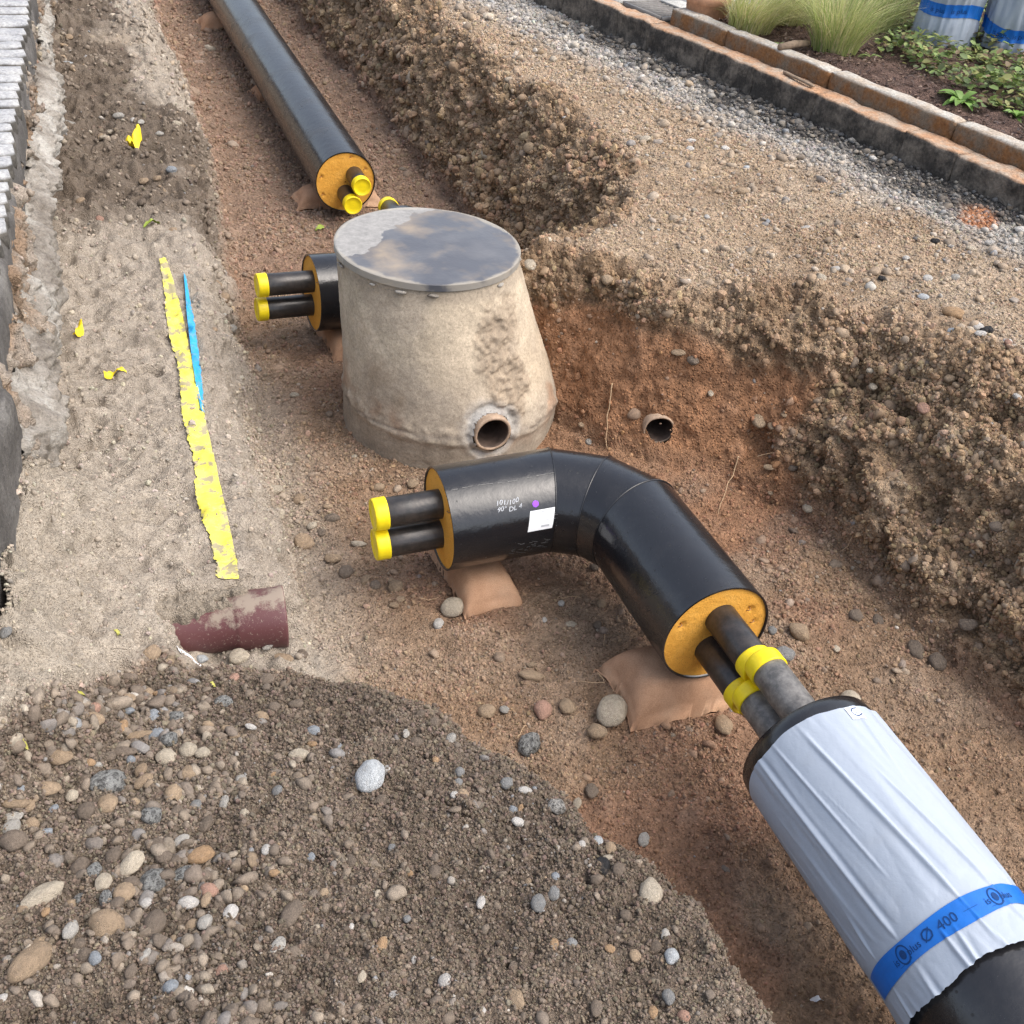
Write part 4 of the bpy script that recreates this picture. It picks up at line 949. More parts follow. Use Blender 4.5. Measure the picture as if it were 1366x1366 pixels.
# ground cover leaves
def leaves(name, P0, size, cols, label, cat, seed, kind=None, tilt=.6, asp=.75):
    r = np.random.default_rng(seed); n = len(P0)
    outl = np.array([(0, 0, 0), (.28, .42, .06), (.75, .36, .05), (1, 0, -.06), (.75, -.36, .05), (.28, -.42, .06)]); outl = outl*np.array([1, asp, 1])
    a = r.uniform(0, 2*np.pi, n); tl = r.normal(.15, tilt*.5, n); rl = r.normal(0, tilt*.5, n); s_ = size*r.uniform(.55, 1.35, n)
    V = outl[None]*s_[:, None, None]
    def rot(V, ax, an):
        c_, s1_ = np.cos(an)[:, None], np.sin(an)[:, None]; i, j = [(1, 2), (2, 0), (0, 1)][ax]; A, B = V[..., i].copy(), V[..., j].copy(); V[..., i] = A*c_-B*s1_; V[..., j] = A*s1_+B*c_; return V
    V = rot(V, 0, rl); V = rot(V, 1, -tl); V = rot(V, 2, a); V = V+P0[:, None]
    b0 = np.arange(n)[:, None]*6; Qd = np.concatenate([b0+np.array([0, 1, 2, 3]), b0+np.array([0, 3, 4, 5])])
    cols = np.asarray(cols); cc = np.repeat(cols[r.integers(0, len(cols), n)]*r.uniform(.6, 1.3, (n, 1)), 6, 0)
    o = obj_np(name, V.reshape(-1, 3), Qd, None, M['leaf'], col=cc); tag(o, label, cat, kind=kind); return o
def in_px(P0):
    q = P0-np.array([0, 0, HC]); z = q@FW; return 683+FPX*(q@RT)/z, 683-FPX*(q@UP)/z
n = 60000
P0 = KA+kd_*rng.uniform(-2.1, kend-.2, n)[:, None]+kn*rng.uniform(.33, 4.3, n)[:, None]; P0[:, 2] = 1.1
uu, vv_ = in_px(P0)
dens = ss(1170, 1215, uu+60*noise(P0, 2.5, 31)-(vv_-60)*-.1)*ss(.5, .95, ((P0-KA)@kn)+.3*noise(P0, 3, 32)-.0)
dens = np.where((uu < 1215) & (vv_ < 60), dens*.5, dens)
keep = rng.random(n) < dens*.7*(.2+.9*ss(-.3, .4, noise(P0, 5, 33))); P0 = P0[keep]
P0[:, 2] = [bedz(p) for p in P0]; P0[:, 2] += .02+.12*rng.random(len(P0))*ss(-.5, .5, noise(P0, 4, 34))
leaves('ground_cover', P0, .052, [(.16, .23, .07), (.21, .29, .09), (.12, .17, .06), (.28, .34, .12), (.09, .11, .045), (.22, .16, .09), (.34, .34, .13)], 'low leafy green ground cover spread over the planting bed', 'ground cover', 5, 'stuff')
n = 9000
P1 = KA+kd_*rng.uniform(-2.1, kend-.15, n)[:, None]+kn*(.31+3.5*rng.random(n)**1.5)[:, None]; P1[:, 2] = [bedz(p)+.006 for p in P1]
leaves('leaf_litter', P1, .030, [(.16, .10, .075), (.10, .065, .05), (.22, .15, .11), (.07, .045, .04), (.26, .19, .15)], 'reddish brown leaf litter and bark on the bed soil', 'leaf litter', 6, 'stuff', .5, .5)
def rosette(u, v, n, size, cols, label, seed, z=1.10):
    p_ = bed_pt(u, v, z); p_[2] = bedz(p_)+.015; r = np.random.default_rng(seed); Vs, Qs, Cs, o = [], [], [], 0
    for k in range(n):
        a = 2*np.pi*k/n*1.618*3; L_ = size*r.uniform(.7, 1.2); el_ = r.uniform(.25, .9); tt = np.linspace(0, 1, 6)
        wv = L_*.16*np.sin(np.pi*np.clip(tt*.9+.06, 0, 1)); hx = L_*tt*math.cos(el_); hzz = L_*(tt*math.sin(el_)-.55*tt**2*.8)
        ca, sa = math.cos(a), math.sin(a)
        A_ = np.stack([p_[0]+hx*ca-wv*sa, p_[1]+hx*sa+wv*ca, p_[2]+hzz+wv*.3], -1); B_ = np.stack([p_[0]+hx*ca+wv*sa, p_[1]+hx*sa-wv*ca, p_[2]+hzz+wv*.3], -1); M_ = np.stack([p_[0]+hx*ca, p_[1]+hx*sa, p_[2]+hzz], -1)
        Vs.append(np.stack([A_, M_, B_], 1).reshape(-1, 3)); Qs.append(grid_quads(6, 3)+o); Cs.append(np.tile(np.asarray(cols[k % len(cols)])*r.uniform(.8, 1.2), (18, 1))); o += 18
    obj = obj_np('leafy_plant', np.vstack(Vs), np.vstack(Qs), None, M['leaf'], col=np.vstack(Cs)); tag(obj, label, 'plant'); return obj
LG = [(.20, .34, .08), (.26, .40, .12), (.16, .28, .06)]
rosette(1283, 133, 16, .17, LG, 'bright green rosette plant leaning over the kerb edge', 1); rosette(1357, 152, 14, .12, LG, 'small bright green rosette plant on bare soil farther along the kerb', 2)
rosette(1345, 108, 18, .15, [(.22, .36, .07)], 'fresh green bushy plant standing out of the ground cover', 3); rosette(1260, 146, 10, .12, LG, 'little broad leaved plant touching the kerb top', 4); rosette(1040, 55, 8, .06, [(.3, .4, .14)], 'tiny pale seedling on bare soil between the grass tufts', 5); rosette(1160, 78, 10, .08, [(.26, .34, .12)], 'small pale green seedling right of the upright grass tuft', 6)
rosette(1325, 95, 8, .06, [(.55, .28, .12)], 'orange withered plant amid the green ground cover', 7)
# twigs in front of the sleeves
def twig(pts, r0, name, label, cat, mat='root', parent=None, group=None):
    pts = np.asarray(pts, float); n = 5*len(pts); t0 = np.linspace(0, 1, len(pts)); tt = np.linspace(0, 1, n)
    q = np.stack([np.interp(tt, t0, pts[:, k]) for k in range(3)], -1); L_ = np.linalg.norm(pts[-1]-pts[0])
    q = q+np.stack([noise(q, 14/max(L_, .05)*.4, 3+k) for k in range(3)], -1)*L_*.03
    V, Qd, T = tube_np(q, np.linspace(r0, r0*.45, n), 6); o = obj_np(name, V, Qd, T, M[mat], parent); tag(o, label, cat, group); return o
for k in range(12):
    p_ = bed_pt(rng.uniform(1290, 1366), rng.uniform(35, 62)); p_[2] = bedz(p_); h_ = rng.uniform(.2, .4); l_ = rng.normal(0, .12, 2)
    twig([p_, p_+np.array([l_[0]*.4, l_[1]*.4, h_*.5]), p_+np.array([l_[0], l_[1], h_])], .003, 'twig', 'bare brown twig rising before the film wrapped sleeves', 'twig', 'wood', None, 'bare twigs by the sleeves')

# film wrapped sleeves standing in the bed
def sleeve(c, r, hgt, bz0, tilt, label, seed):
    e = empty('pipe_sleeve', tuple(c)); tag(e, label, 'pipe sleeve', 'film wrapped sleeves stored in the bed')
    na, ns = 140, 70; th = np.linspace(0, 2*np.pi, na, endpoint=False); zz = np.linspace(0, 1, ns)
    def R_(z, th_):
        q = np.stack([np.cos(th_)*1.2, np.sin(th_)*1.2, z*3], -1); q2 = np.stack([np.cos(th_)*3+seed, np.sin(th_)*3, z*1.5], -1)
        rr = r*(1+.03*fbm(q, 1.5, 3, seed))+.012*(1-2*np.abs(noise(q2, 1.6, seed+2)))+.005*noise(q2, 5, seed+4)
        return rr*(1-.10*ss(hgt*.96, hgt, z)-.04*ss(.05, 0, z))-.012*np.exp(-((z-bz0-tilt*np.cos(th_-1.0))/.07)**2)
    TH = np.repeat(th[None], ns, 0); ZZ_ = np.repeat(zz[:, None]*hgt, na, 1); rr = R_(ZZ_, TH)
    V = np.stack([c[0]+rr*np.cos(TH), c[1]+rr*np.sin(TH), c[2]+ZZ_], -1).reshape(-1, 3)
    topc = len(V); V = np.vstack([V, [c[0], c[1], c[2]+hgt]]); T = [((ns-1)*na+k, (ns-1)*na+(k+1) % na, topc) for k in range(na)]
    obj_np('film_wrap', V, grid_quads(ns, na, True), T, M['foil'], e)
    zb = bz0+tilt*np.cos(th-1.0)+.01*np.sin(3*th); ZB_ = zb[None]+np.linspace(-.042, .042, 6)[:, None]; TH = np.repeat(th[None], 6, 0); rr = R_(ZB_, TH)+.004
    tp = obj_np('blue_tape', np.stack([c[0]+rr*np.cos(TH), c[1]+rr*np.sin(TH), c[2]+ZB_], -1).reshape(-1, 3), grid_quads(6, na, True), None, M['bluetape'], e)
    view = math.atan2(-c[1], -c[0])
    for th0 in (view-.35, view+.35):
        V, Tt = text_pts('is plus', .045); thv = th0+V[:, 0]/r-.3; zv = np.interp(thv % (2*np.pi), th, zb)-.015+V[:, 1]; rr = R_(zv, thv)+.0065
        obj_np('printed_text', np.stack([c[0]+rr*np.cos(thv), c[1]+rr*np.sin(thv), c[2]+zv], -1), None, Tt, M['ink'], tp)
c2 = bed_pt(1340, 74, 1.10); c2 += .20*np.array([c2[0], c2[1], 0])/np.linalg.norm(c2[:2]); c2[2] = bedz(c2)-.02; sleeve(c2, .215, .95, .145, .03, 'pipe sleeve wrapped in white film with its blue band low, beside bare twigs', 11)
c1 = bed_pt(1252, 62, 1.10); c1 += .22*np.array([c1[0], c1[1], 0])/np.linalg.norm(c1[:2]); c1[2] = bedz(c1)-.02; sleeve(c1, .215, .95, .245, -.02, 'pipe sleeve wrapped in white film with its blue band higher up, beside the grass', 12)
# terracotta block and stick
tc = at(945, 14, 1.13); tcb = empty('terracotta_pot', (tc[0], tc[1], bedz(tc)))
tag(tcb, 'round terracotta coloured pot standing at the corner of the kerb', 'pot')
V, Qd, _ = lathe_np([(0, .001), (0, .145), (.01, .15), (.10, .158), (.104, .170), (.16, .172), (.165, .165), (.165, .15), (.13, .145), (.12, .001)], (tc[0]+.06, tc[1]+.12, bedz(tc)-.01), (0, 0, 1), 48)
obj_np('pot_body', V, Qd, None, M['terra'], tcb)
V, Qd, _ = lathe_np([(.13, .142), (.14, .09), (.142, .001)], (tc[0]+.06, tc[1]+.12, bedz(tc)-.01), (0, 0, 1), 32); obj_np('pot_soil', V, Qd, None, M['wood'], tcb)
s0_, s1_ = at(1046, 96, 1.018), at(1085, 115, 1.018); rb = (s0_+s1_)/2; dax = s1_-s0_; dax[2] = 0; ln = np.linalg.norm(dax); dax /= ln
st_ = rough_block('wood_stick', (rb[0], rb[1], 1.018), dax, (-dax[1], dax[0], 0), (ln, .028, .018), 'wood', None, 850, .004, (8, 2, 2), .004); tag(st_, 'flat weathered wood stick lying on the orange gutter stones', 'stick')
b0_, b1_ = at(1040, 63, 1.12), at(1078, 58, 1.12); V, Qd, T = tube_np([b0_, (b0_+b1_)/2+np.array([0, 0, .01]), b1_], [.02, .022, .016], 10); bo = obj_np('branch', V+.006*fbm(V, 20, 2, 4)[:, None], Qd, T, M['wood']); tag(bo, 'short grey brown branch on the kerb top under the upright grass', 'branch')

# ------------------------------------------------------------------ stone paved edge on the left
def edge_x(y): return float(ip(y, [0, 2.9, 4.2, 7.85, 14], [-.50, -.345, -.285, -.105, .15]))
pe = empty('pavement_edge', (-.4, 5, .9)); tag(pe, 'row of light grey granite setts edging the dug out strip', 'pavement', kind='structure')
sett_me = []
y_ = 2.3; k = 0
while y_ < 13.5:
    w_ = rng.uniform(.115, .165); xe = edge_x(y_+w_/2); lx = rng.uniform(.185, .225)
    for j in range(2):
        c = np.array([xe-.105-(.215*j)+rng.uniform(-.006, .006)-(.0 if j == 0 else .01), y_+w_/2, .948+rng.uniform(-.006, .006)])
        ax = np.array([1, .05, 0])/1.00125; rough_block('sett', c, ax, (-ax[1], ax[0], 0), (lx if j == 0 else .19, w_-.019, .09), 'granite', pe, 1000+k*2+j, .007, (4, 3, 2), .012)
    y_ += w_; k += 1
# dark bedding under the setts
n = 120; yy = np.linspace(2.2, 14, n); xs = np.array([edge_x(y) for y in yy])
V = []
for i in range(n):
    for dx_, z_ in ((-1.1, .940), (-.012, .940), (.004, .92), (.010, .84), (.004, .70)): V.append((xs[i]+dx_+.010*noise(np.array([0, yy[i], z_]), 9, 5), yy[i], z_))
obj_np('bedding', V, grid_quads(n, 5), None, M['darkstone'], pe)
# rough concrete haunch below it
n1, n2 = 520, 46
yy = np.linspace(3.25, 10.5, n1)[:, None]+np.zeros((n1, n2)); uu = np.linspace(0, 1, n2)[None]+np.zeros((n1, n2))
xe = np.interp(yy, np.linspace(2, 14, 200), [edge_x(y) for y in np.linspace(2, 14, 200)]); xl = left_x(yy)
q = np.stack([yy*0, yy, uu*.4], -1); bulge = np.interp(yy[:, 0], [3.25, 3.5, 4.6, 5.2, 6, 7.3, 8, 10.5], [-.02, .055, .06, .03, .055, .07, .02, .02])[:, None]
zt_ = .77; zb_ = np.interp(yy[:, 0], [3.25, 3.45, 4.6, 5.3, 6.5, 8, 10.5], [.66, .42, .47, .54, .54, .56, .60])[:, None]+.07*fbm(q, 3, 3, 77)
prof_x = xe+.0+(xl+bulge-xe)*ss(0, .55, uu)-.13*ss(.86, 1.0, uu); prof_z = zt_+(zb_-zt_)*uu
V = np.stack([prof_x, yy, prof_z], -1); f1, f2, f3 = fbm(V, 5, 3, 78), fbm(V, 17, 3, 79), fbm(V, 50, 2, 80)
V[..., 0] += .05*f1+.045*f2+.018*f3; V[..., 2] += .02*f2*uu
hn = obj_np('concrete_haunch', V.reshape(-1, 3), grid_quads(n1, n2), None, M['haunch']); tag(hn, 'crumbling pale concrete haunch below the granite setts', 'concrete')
# dark upright edge stone close to the camera
pd = rough_block('edge_stone', (-.40, 2.75, .60), (0.13, .9915, 0), (.9915, -.13, 0), (1.15, .10, .62), 'darkstone', None, 1300, .022, (44, 6, 26), .02); tag(pd, 'dark upright edging stone standing out of the sand', 'edging stone')

# ------------------------------------------------------------------ stones
SV, SF = ico(3); stone_me, speck_me = [], []
for k in range(12):
    q = SV+k*11.3; r = 1+.22*noise(q, .9, k)+.09*noise(q, 2.1, k+50)+.03*noise(q, 5, k+90)
    V = SV*r[:, None]
    if k >= 8:                                       # angular ones
        for j in range(9):
            nn = np.random.default_rng(k*20+j).normal(size=3); nn /= np.linalg.norm(nn); dlt = np.clip(V@nn-.72, 0, None); V = V-dlt[:, None]*nn*.9
        V = V*(1+.05*noise(V+k, 3.5, k)[:, None])
    V = V/np.abs(V).max(0)
    me = mesh_np('stone', V, None, SF); me.materials.append(M['stone']); stone_me.append(me)
    me2 = mesh_np('stone', V*(1+.06*noise(V+k, 3, k)[:, None]), None, SF); me2.materials.append(M['speck']); speck_me.append(me2)
SC = dict(cream=(.44, .38, .295), tan=(.33, .245, .165), brown=(.17, .135, .105), white=(.50, .475, .44), pale=(.38, .36, .325), blue=(.265, .285, .305), pblue=(.41, .43, .44), pink=(.36, .22, .165), orange=(.38, .25, .145), grey=(.22, .22, .215), black=(.03, .03, .032), speck=(.42, .42, .40), wspeck=(.60, .57, .52))
SN = dict(cream='cream', tan='tan', brown='dark brown', white='white', pale='pale grey', blue='blue grey', pblue='pale blue', pink='pinkish', orange='orange tan', grey='mid grey', black='black', speck='speckled granite', wspeck='white speckled')
ZL_ = {'heap': 'stone on the gravel heap', 'floor': 'stone on the trench floor', 'bank': 'stone on the roadbed', 'sand': 'stone on the sand bank', 'wall': 'stone lodged in the trench wall'}
srng = random.Random(5)
LANDM = []
def landmark(p):
    d_ = [(np.linalg.norm(np.asarray(p)-np.asarray(q)), n_) for n_, q in LANDM]; return min(d_)[1]
def stone(u, v, w, h, ang, c, zone, label=None, k=None, flat=.7, sink=.3):
    p = ground_at(u, v); dp = depth_of(p); sx = w/2*dp/FPX; sv = h/2*dp/FPX
    sy = min(sv*1.25, sx*1.9); sz = min(sx, sy)*flat
    ang_ = c in ('speck', 'wspeck', 'black') or srng.random() < .18
    kk = k if k is not None else (srng.randrange(8, 12) if ang_ else srng.randrange(0, 8))
    me = (speck_me if c in ('speck', 'wspeck') else stone_me)[kk]
    o = bpy.data.objects.new('stone', me); C.objects.link(o)
    zz = hz(p[0], p[1]) if zone != 'wall' else p[2]
    o.location = (p[0], p[1], zz+sz*(1-2*sink)+.001); o.scale = (sx, sy, sz)
    o.rotation_euler = (srng.uniform(-.25, .25), srng.uniform(-.25, .25), -rad(HEAD)-rad(ang))
    f = srng.uniform(.9, 1.15); o.color = (*[x*f for x in SC[c]], 1)
    if zone == 'wall': o.parent = ground['trench_wall']
    else:
        big = max(sx, sy)*2; size = 'tiny' if big < .028 else 'small' if big < .045 else 'mid-sized' if big < .07 else 'large'
        shp = 'angular' if kk >= 8 else 'oblong' if max(sx, sy)/min(sx, sy) > 1.45 else 'rounded'
        tag(o, label or f'{size} {SN[c]} {shp} {ZL_[zone]}, near {landmark(o.location)}', 'stone', f'loose stones on the {zone}' if not label else 'stones lying about the trench')
    return o
A = []      # picture position, width, height, turn, colour, zone
def zl(ox, oy, sc, zone, rows):
    for r in rows:
        x, y, w, h = r[:4]; ang = r[4] if len(r) > 5 else 0; A.append((ox+x/sc, oy+y/sc, w/sc, h/sc, ang, r[-1], zone))
zl(0, 880, 2.81, 'heap', [(500, 780, 90, 100, 25, 'cream'), (695, 810, 100, 60, -35, 'speck'), (390, 850, 65, 65, 'cream'), (470, 890, 85, 70, 'tan'), (440, 930, 60, 65, 'brown'), (705, 920, 85, 50, -15, 'white'), (785, 875, 80, 55, 10, 'pink'), (865, 955, 65, 60, 20, 'white'),
 (580, 1000, 90, 120, 'brown'), (270, 1030, 55, 75, 'pale'), (365, 1150, 50, 45, 'blue'), (640, 1235, 60, 50, 30, 'blue'), (830, 1175, 50, 60, 'pink'), (1040, 1090, 55, 85, 10, 'pale'), (415, 465, 150, 95, -30, 'speck'), (575, 600, 90, 65, 10, 'speck'), (625, 365, 85, 65, 'cream'), (705, 345, 75, 60, 'cream'), (760, 358, 60, 45, 'cream'),
 (180, 495, 100, 60, -20, 'tan'), (270, 515, 55, 45, 'cream'), (105, 555, 60, 50, 'tan'), (45, 600, 90, 45, -20, 'pale'), (120, 620, 60, 50, 'tan'), (55, 700, 110, 80, -20, 'brown'), (175, 660, 60, 35, -45, 'blue'), (205, 570, 35, 35, 'blue'), (590, 285, 70, 50, -30, 'blue'), (660, 225, 70, 50, 'speck'), (575, 215, 50, 45, 'blue'), (355, 240, 80, 55, -10, 'tan'), (225, 375, 100, 60, -20, 'tan'),
 (430, 165, 45, 45, 'white'), (840, 165, 55, 60, 45, 'speck'), (485, 195, 45, 30, 'blue'), (880, 80, 40, 40, 'pink'), (985, 215, 60, 40, 'tan'), (940, 272, 50, 22, 'white'), (1175, 265, 65, 45, -20, 'blue'), (1120, 365, 80, 45, -10, 'cream'), (840, 540, 40, 50, 'pale'), (770, 620, 55, 75, 'brown'), (660, 590, 50, 60, 'brown'), (680, 690, 45, 55, 25, 'pale'), (595, 715, 80, 45, 10, 'brown'),
 (1000, 730, 45, 40, 'white'), (1165, 740, 35, 35, 'blue'), (1030, 820, 45, 30, 'orange'), (550, 925, 45, 35, -20, 'white'), (300, 780, 70, 70, 'brown'), (355, 800, 60, 60, -40, 'speck'), (430, 755, 60, 60, 'brown'), (495, 845, 65, 45, 'brown'), (615, 760, 70, 50, 'brown'), (655, 770, 60, 80, 20, 'brown'), (770, 820, 60, 40, 'brown'), (770, 990, 60, 60, 'pale'), (915, 585, 40, 35, 'cream'), (1095, 960, 80, 110, 'brown'), (10, 1290, 40, 50, 'white'),
 (150, 1065, 50, 45, 'tan'), (300, 1085, 60, 45, 'brown'), (320, 1125, 60, 50, 'brown'), (495, 1185, 45, 50, 'brown'), (90, 940, 40, 45, 'tan'), (175, 960, 30, 35, 'orange'), (265, 910, 45, 35, 'tan'), (300, 888, 35, 40, 'speck'), (400, 905, 50, 55, 'speck'), (775, 915, 40, 55, 'tan'), (880, 765, 40, 45, 'pale'), (545, 1130, 35, 55, 20, 'pale'), (410, 380, 50, 40, 'brown'), (340, 390, 40, 30, 'orange'), (490, 380, 40, 35, 'blue'), (530, 425, 45, 45, 'tan'), (370, 405, 40, 25, 'pale'),
 (460, 350, 110, 45, -10, 'brown'), (600, 145, 60, 25, 'orange'), (555, 140, 50, 45, 'tan'), (480, 155, 60, 50, 'tan'), (350, 190, 70, 45, 'pink'), (460, 265, 45, 55, 'orange'), (520, 285, 110, 25, -20, 'tan'), (850, 265, 45, 40, 'tan'), (780, 265, 50, 35, 'tan'), (945, 305, 45, 45, 'brown'), (880, 300, 45, 30, 'tan'), (1110, 175, 60, 40, 'brown'), (1030, 190, 50, 40, 'brown'), (1000, 90, 60, 40, 'brown'), (1170, 325, 40, 25, 'orange'), (905, 450, 45, 45, 'pale'), (1025, 440, 28, 28, 'orange'), (1040, 510, 40, 35, 'grey'), (735, 540, 45, 45, 'grey'),
 (640, 310, 70, 60, 'speck'), (710, 440, 60, 55, 'tan'), (540, 470, 80, 40, -40, 'tan'), (70, 455, 35, 45, 15, 'pale'), (70, 490, 50, 30, 'blue'), (60, 550, 110, 45, -10, 'tan'), (50, 650, 60, 60, 20, 'pale'), (650, 520, 70, 80, 'tan'), (410, 560, 80, 70, -30, 'tan'), (330, 590, 70, 60, 'brown'), (320, 450, 50, 45, 'brown')])
zl(440, 880, 2.81, 'heap', [(215, 418, 28, 36, 'white'), (455, 300, 45, 50, 'pale'), (730, 503, 55, 25, 'white'), (685, 555, 40, 35, 'blue'), (718, 560, 28, 45, 'orange'), (705, 610, 50, 35, 20, 'white'), (1005, 685, 40, 50, 'pblue'), (1085, 800, 60, 60, 'brown'), (565, 930, 35, 60, 10, 'white'), (840, 1085, 40, 70, 'orange'), (900, 1085, 50, 50, 'grey'), (192, 1080, 45, 75, 10, 'orange'), (432, 1215, 55, 50, 'white'),
 (695, 1295, 75, 80, -20, 'tan'), (120, 1195, 35, 40, 'cream'), (80, 1008, 25, 25, 'white'), (845, 820, 35, 35, 'blue'), (745, 830, 30, 30, 'tan'), (840, 880, 50, 55, 'grey'), (780, 930, 60, 65, 'grey'), (925, 550, 35, 45, 'cream'), (1265, 1270, 55, 60, 'grey'), (995, 1320, 50, 60, 'brown'), (1255, 1040, 40, 60, 'pale'), (1220, 1080, 50, 45, 'brown'), (315, 1120, 25, 35, 'white'), (660, 480, 50, 45, 'grey'), (1040, 750, 40, 35, 'cream'), (1050, 710, 45, 40, 'tan'), (945, 695, 35, 25, 'white'),
 (485, 430, 40, 40, 'grey'), (480, 475, 35, 30, 'grey'), (395, 382, 32, 30, 'orange'), (33, 325, 30, 28, 'blue'), (320, 318, 60, 40, 'brown'), (285, 280, 30, 35, 'pale'), (390, 250, 40, 35, 'brown'), (340, 215, 40, 35, 'brown'), (280, 215, 45, 35, 'brown'), (500, 515, 45, 35, 'tan'), (195, 530, 60, 50, 'brown'), (235, 710, 35, 35, 'grey'), (80, 765, 40, 45, 'brown'), (390, 800, 55, 60, 'brown'), (180, 885, 30, 35, 'cream'), (300, 803, 25, 22, 'orange'), (290, 983, 32, 28, 'grey'), (1140, 1120, 50, 40, 'tan'), (1045, 1105, 45, 30, 'orange'), (1210, 1330, 40, 45, 'orange'), (1325, 1340, 60, 50, 'pink'), (1110, 965, 55, 50, 'brown'), (690, 1165, 45, 50, 'brown'), (240, 1260, 40, 35, 'white'), (570, 1330, 30, 25, 'white'), (465, 525, 32, 30, 'white')])
zl(440, 880, 2.81, 'floor', [(590, 195, 75, 60, 'tan'), (795, 195, 75, 75, 'pink'), (885, 185, 75, 75, 'tan'), (995, 283, 85, 65, 'tan'), (755, 65, 100, 45, 'tan'), (980, 500, 55, 60, 'brown'), (1175, 680, 45, 50, 'pale'), (655, 150, 25, 25, 'orange'), (655, 190, 40, 35, 'pale'), (755, 25, 40, 25, 'tan')])
zl(420, 430, 2.846, 'floor', [(370, 622, 50, 40, 'tan'), (245, 635, 50, 35, 'tan'), (168, 848, 65, 30, 'cream'), (307, 1010, 62, 58, 'tan'), (325, 1058, 35, 25, 'tan'), (300, 1080, 40, 28, 'tan'), (192, 985, 35, 50, 'tan'), (230, 1000, 45, 40, 'brown'), (1087, 1075, 35, 35, 'tan'), (936, 1070, 28, 25, 'white'), (972, 1148, 50, 25, 'cream'), (870, 1143, 22, 22, 'white'), (65, 745, 60, 40, 'brown'), (25, 800, 35, 35, 'brown'), (150, 515, 24, 22, 'cream'), (50, 705, 40, 25, 'tan'), (120, 950, 60, 60, 'brown'), (290, 985, 30, 25, 'tan'), (1060, 940, 40, 40, 'brown'), (1075, 1150, 35, 35, 'brown'), (1040, 455, 26, 30, 'pale'), (1010, 400, 26, 24, 'tan')])
zl(0, 430, 2.906, 'floor', [(1068, 660, 58, 65, 'cream'), (1078, 752, 65, 50, -30, 'cream'), (1140, 290, 42, 25, 'cream'), (1210, 797, 40, 32, 'cream'), (1160, 690, 50, 50, 'tan'), (1290, 930, 70, 45, 'tan'), (1247, 815, 40, 35, 'brown'), (1120, 553, 35, 15, 'cream'), (1290, 760, 60, 40, 'brown'), (1180, 360, 30, 20, 'tan')])
zl(0, 430, 2.906, 'heap', [(925, 1310, 90, 60, 'cream'), (785, 1305, 50, 40, 'pblue'), (650, 1320, 55, 50, 'tan'), (590, 1285, 70, 65, 'tan'), (1040, 1262, 50, 60, 'pale'), (827, 1250, 35, 25, 'blue'), (1100, 1305, 80, 40, 'tan'), (1170, 1290, 50, 40, 'brown')])
zl(880, 430, 2.81, 'floor', [(520, 1170, 95, 80, 'tan'), (465, 1250, 85, 65, 'grey'), (735, 1103, 60, 60, 'brown'), (660, 1230, 30, 30, 'cream'), (820, 1115, 45, 50, 'brown'), (420, 1165, 35, 35, 'grey')])
zl(880, 430, 2.81, 'bank', [(790, 178, 32, 25, 'cream'), (810, 210, 35, 30, 'cream'), (1183, 95, 50, 30, 'white'), (1085, 68, 45, 30, 'blue'), (1185, 25, 40, 35, 'white'), (1300, 80, 35, 30, 'white'), (1085, 215, 45, 35, 'tan'), (1330, 300, 35, 35, 'white'), (1250, 375, 30, 30, 'white'), (1110, 240, 30, 35, 'tan'), (1340, 135, 50, 35, 'pale'), (1230, 35, 40, 35, 'black'), (1155, 150, 40, 25, 'grey'), (1285, 125, 30, 25, 'pink')])
zl(880, 0, 2.81, 'bank', [(312, 722, 45, 32, 'tan'), (600, 1065, 40, 40, 'cream'), (118, 530, 40, 25, 'white'), (115, 560, 35, 25, 'white'), (545, 858, 45, 20, 'white'), (800, 603, 40, 25, 'white'), (1030, 910, 35, 25, 'black'), (990, 1112, 50, 28, 'pblue'), (1165, 938, 45, 28, 'cream'), (1190, 1232, 45, 38, 'white'), (1215, 1245, 40, 35, 'black'), (660, 1012, 40, 22, 'white'), (920, 975, 30, 20, 'white'), (830, 1050, 30, 25, 'black'), (1090, 1275, 55, 35, 'blue'), (1000, 1055, 40, 28, 'white'), (1105, 1050, 40, 28, 'pale'), (325, 632, 25, 20, 'pblue'), (405, 830, 20, 20, 'blue'), (1235, 915, 45, 25, 'white'), (1350, 870, 50, 35, 'white'), (245, 560, 35, 22, 'white'), (500, 545, 25, 18, 'cream'), (175, 820, 25, 25, 'white')])
zl(0, 0, 2.97, 'sand', [(860, 1040, 40, 40, 'cream'), (872, 1085, 30, 20, 'cream'), (857, 1135, 48, 40, 'tan'), (885, 1185, 60, 75, 'tan'), (832, 1248, 34, 28, 'cream'), (852, 1277, 34, 34, 'cream'), (880, 1258, 36, 30, 'pale'), (920, 1308, 42, 36, 'pale'), (850, 1310, 28, 28, 'tan'), (570, 725, 40, 40, 'tan'), (683, 700, 45, 40, 'blue'), (705, 512, 42, 24, 'cream'), (632, 530, 42, 26, 20, 'pale'), (530, 490, 30, 24, 'white'), (442, 530, 28, 46, 'cream'), (400, 540, 34, 38, 'tan'), (418, 578, 44, 22, 'cream'), (265, 270, 55, 16, -10, 'pblue'), (470, 470, 45, 35, 'pale'), (398, 412, 34, 20, 'cream'), (275, 497, 60, 16, 'pale'), (255, 190, 34, 20, 'tan'), (275, 160, 36, 36, 'tan'), (685, 915, 36, 32, 'tan'), (625, 725, 36, 36, 'tan'), (760, 660, 30, 36, 'tan'), (560, 505, 28, 40, 'pale'), (395, 870, 34, 28, -30, 'pink'), (320, 800, 34, 40, 'tan'), (565, 830, 40, 40, 'brown'), (185, 820, 40, 28, 'tan'), (980, 670, 30, 26, 'tan')])
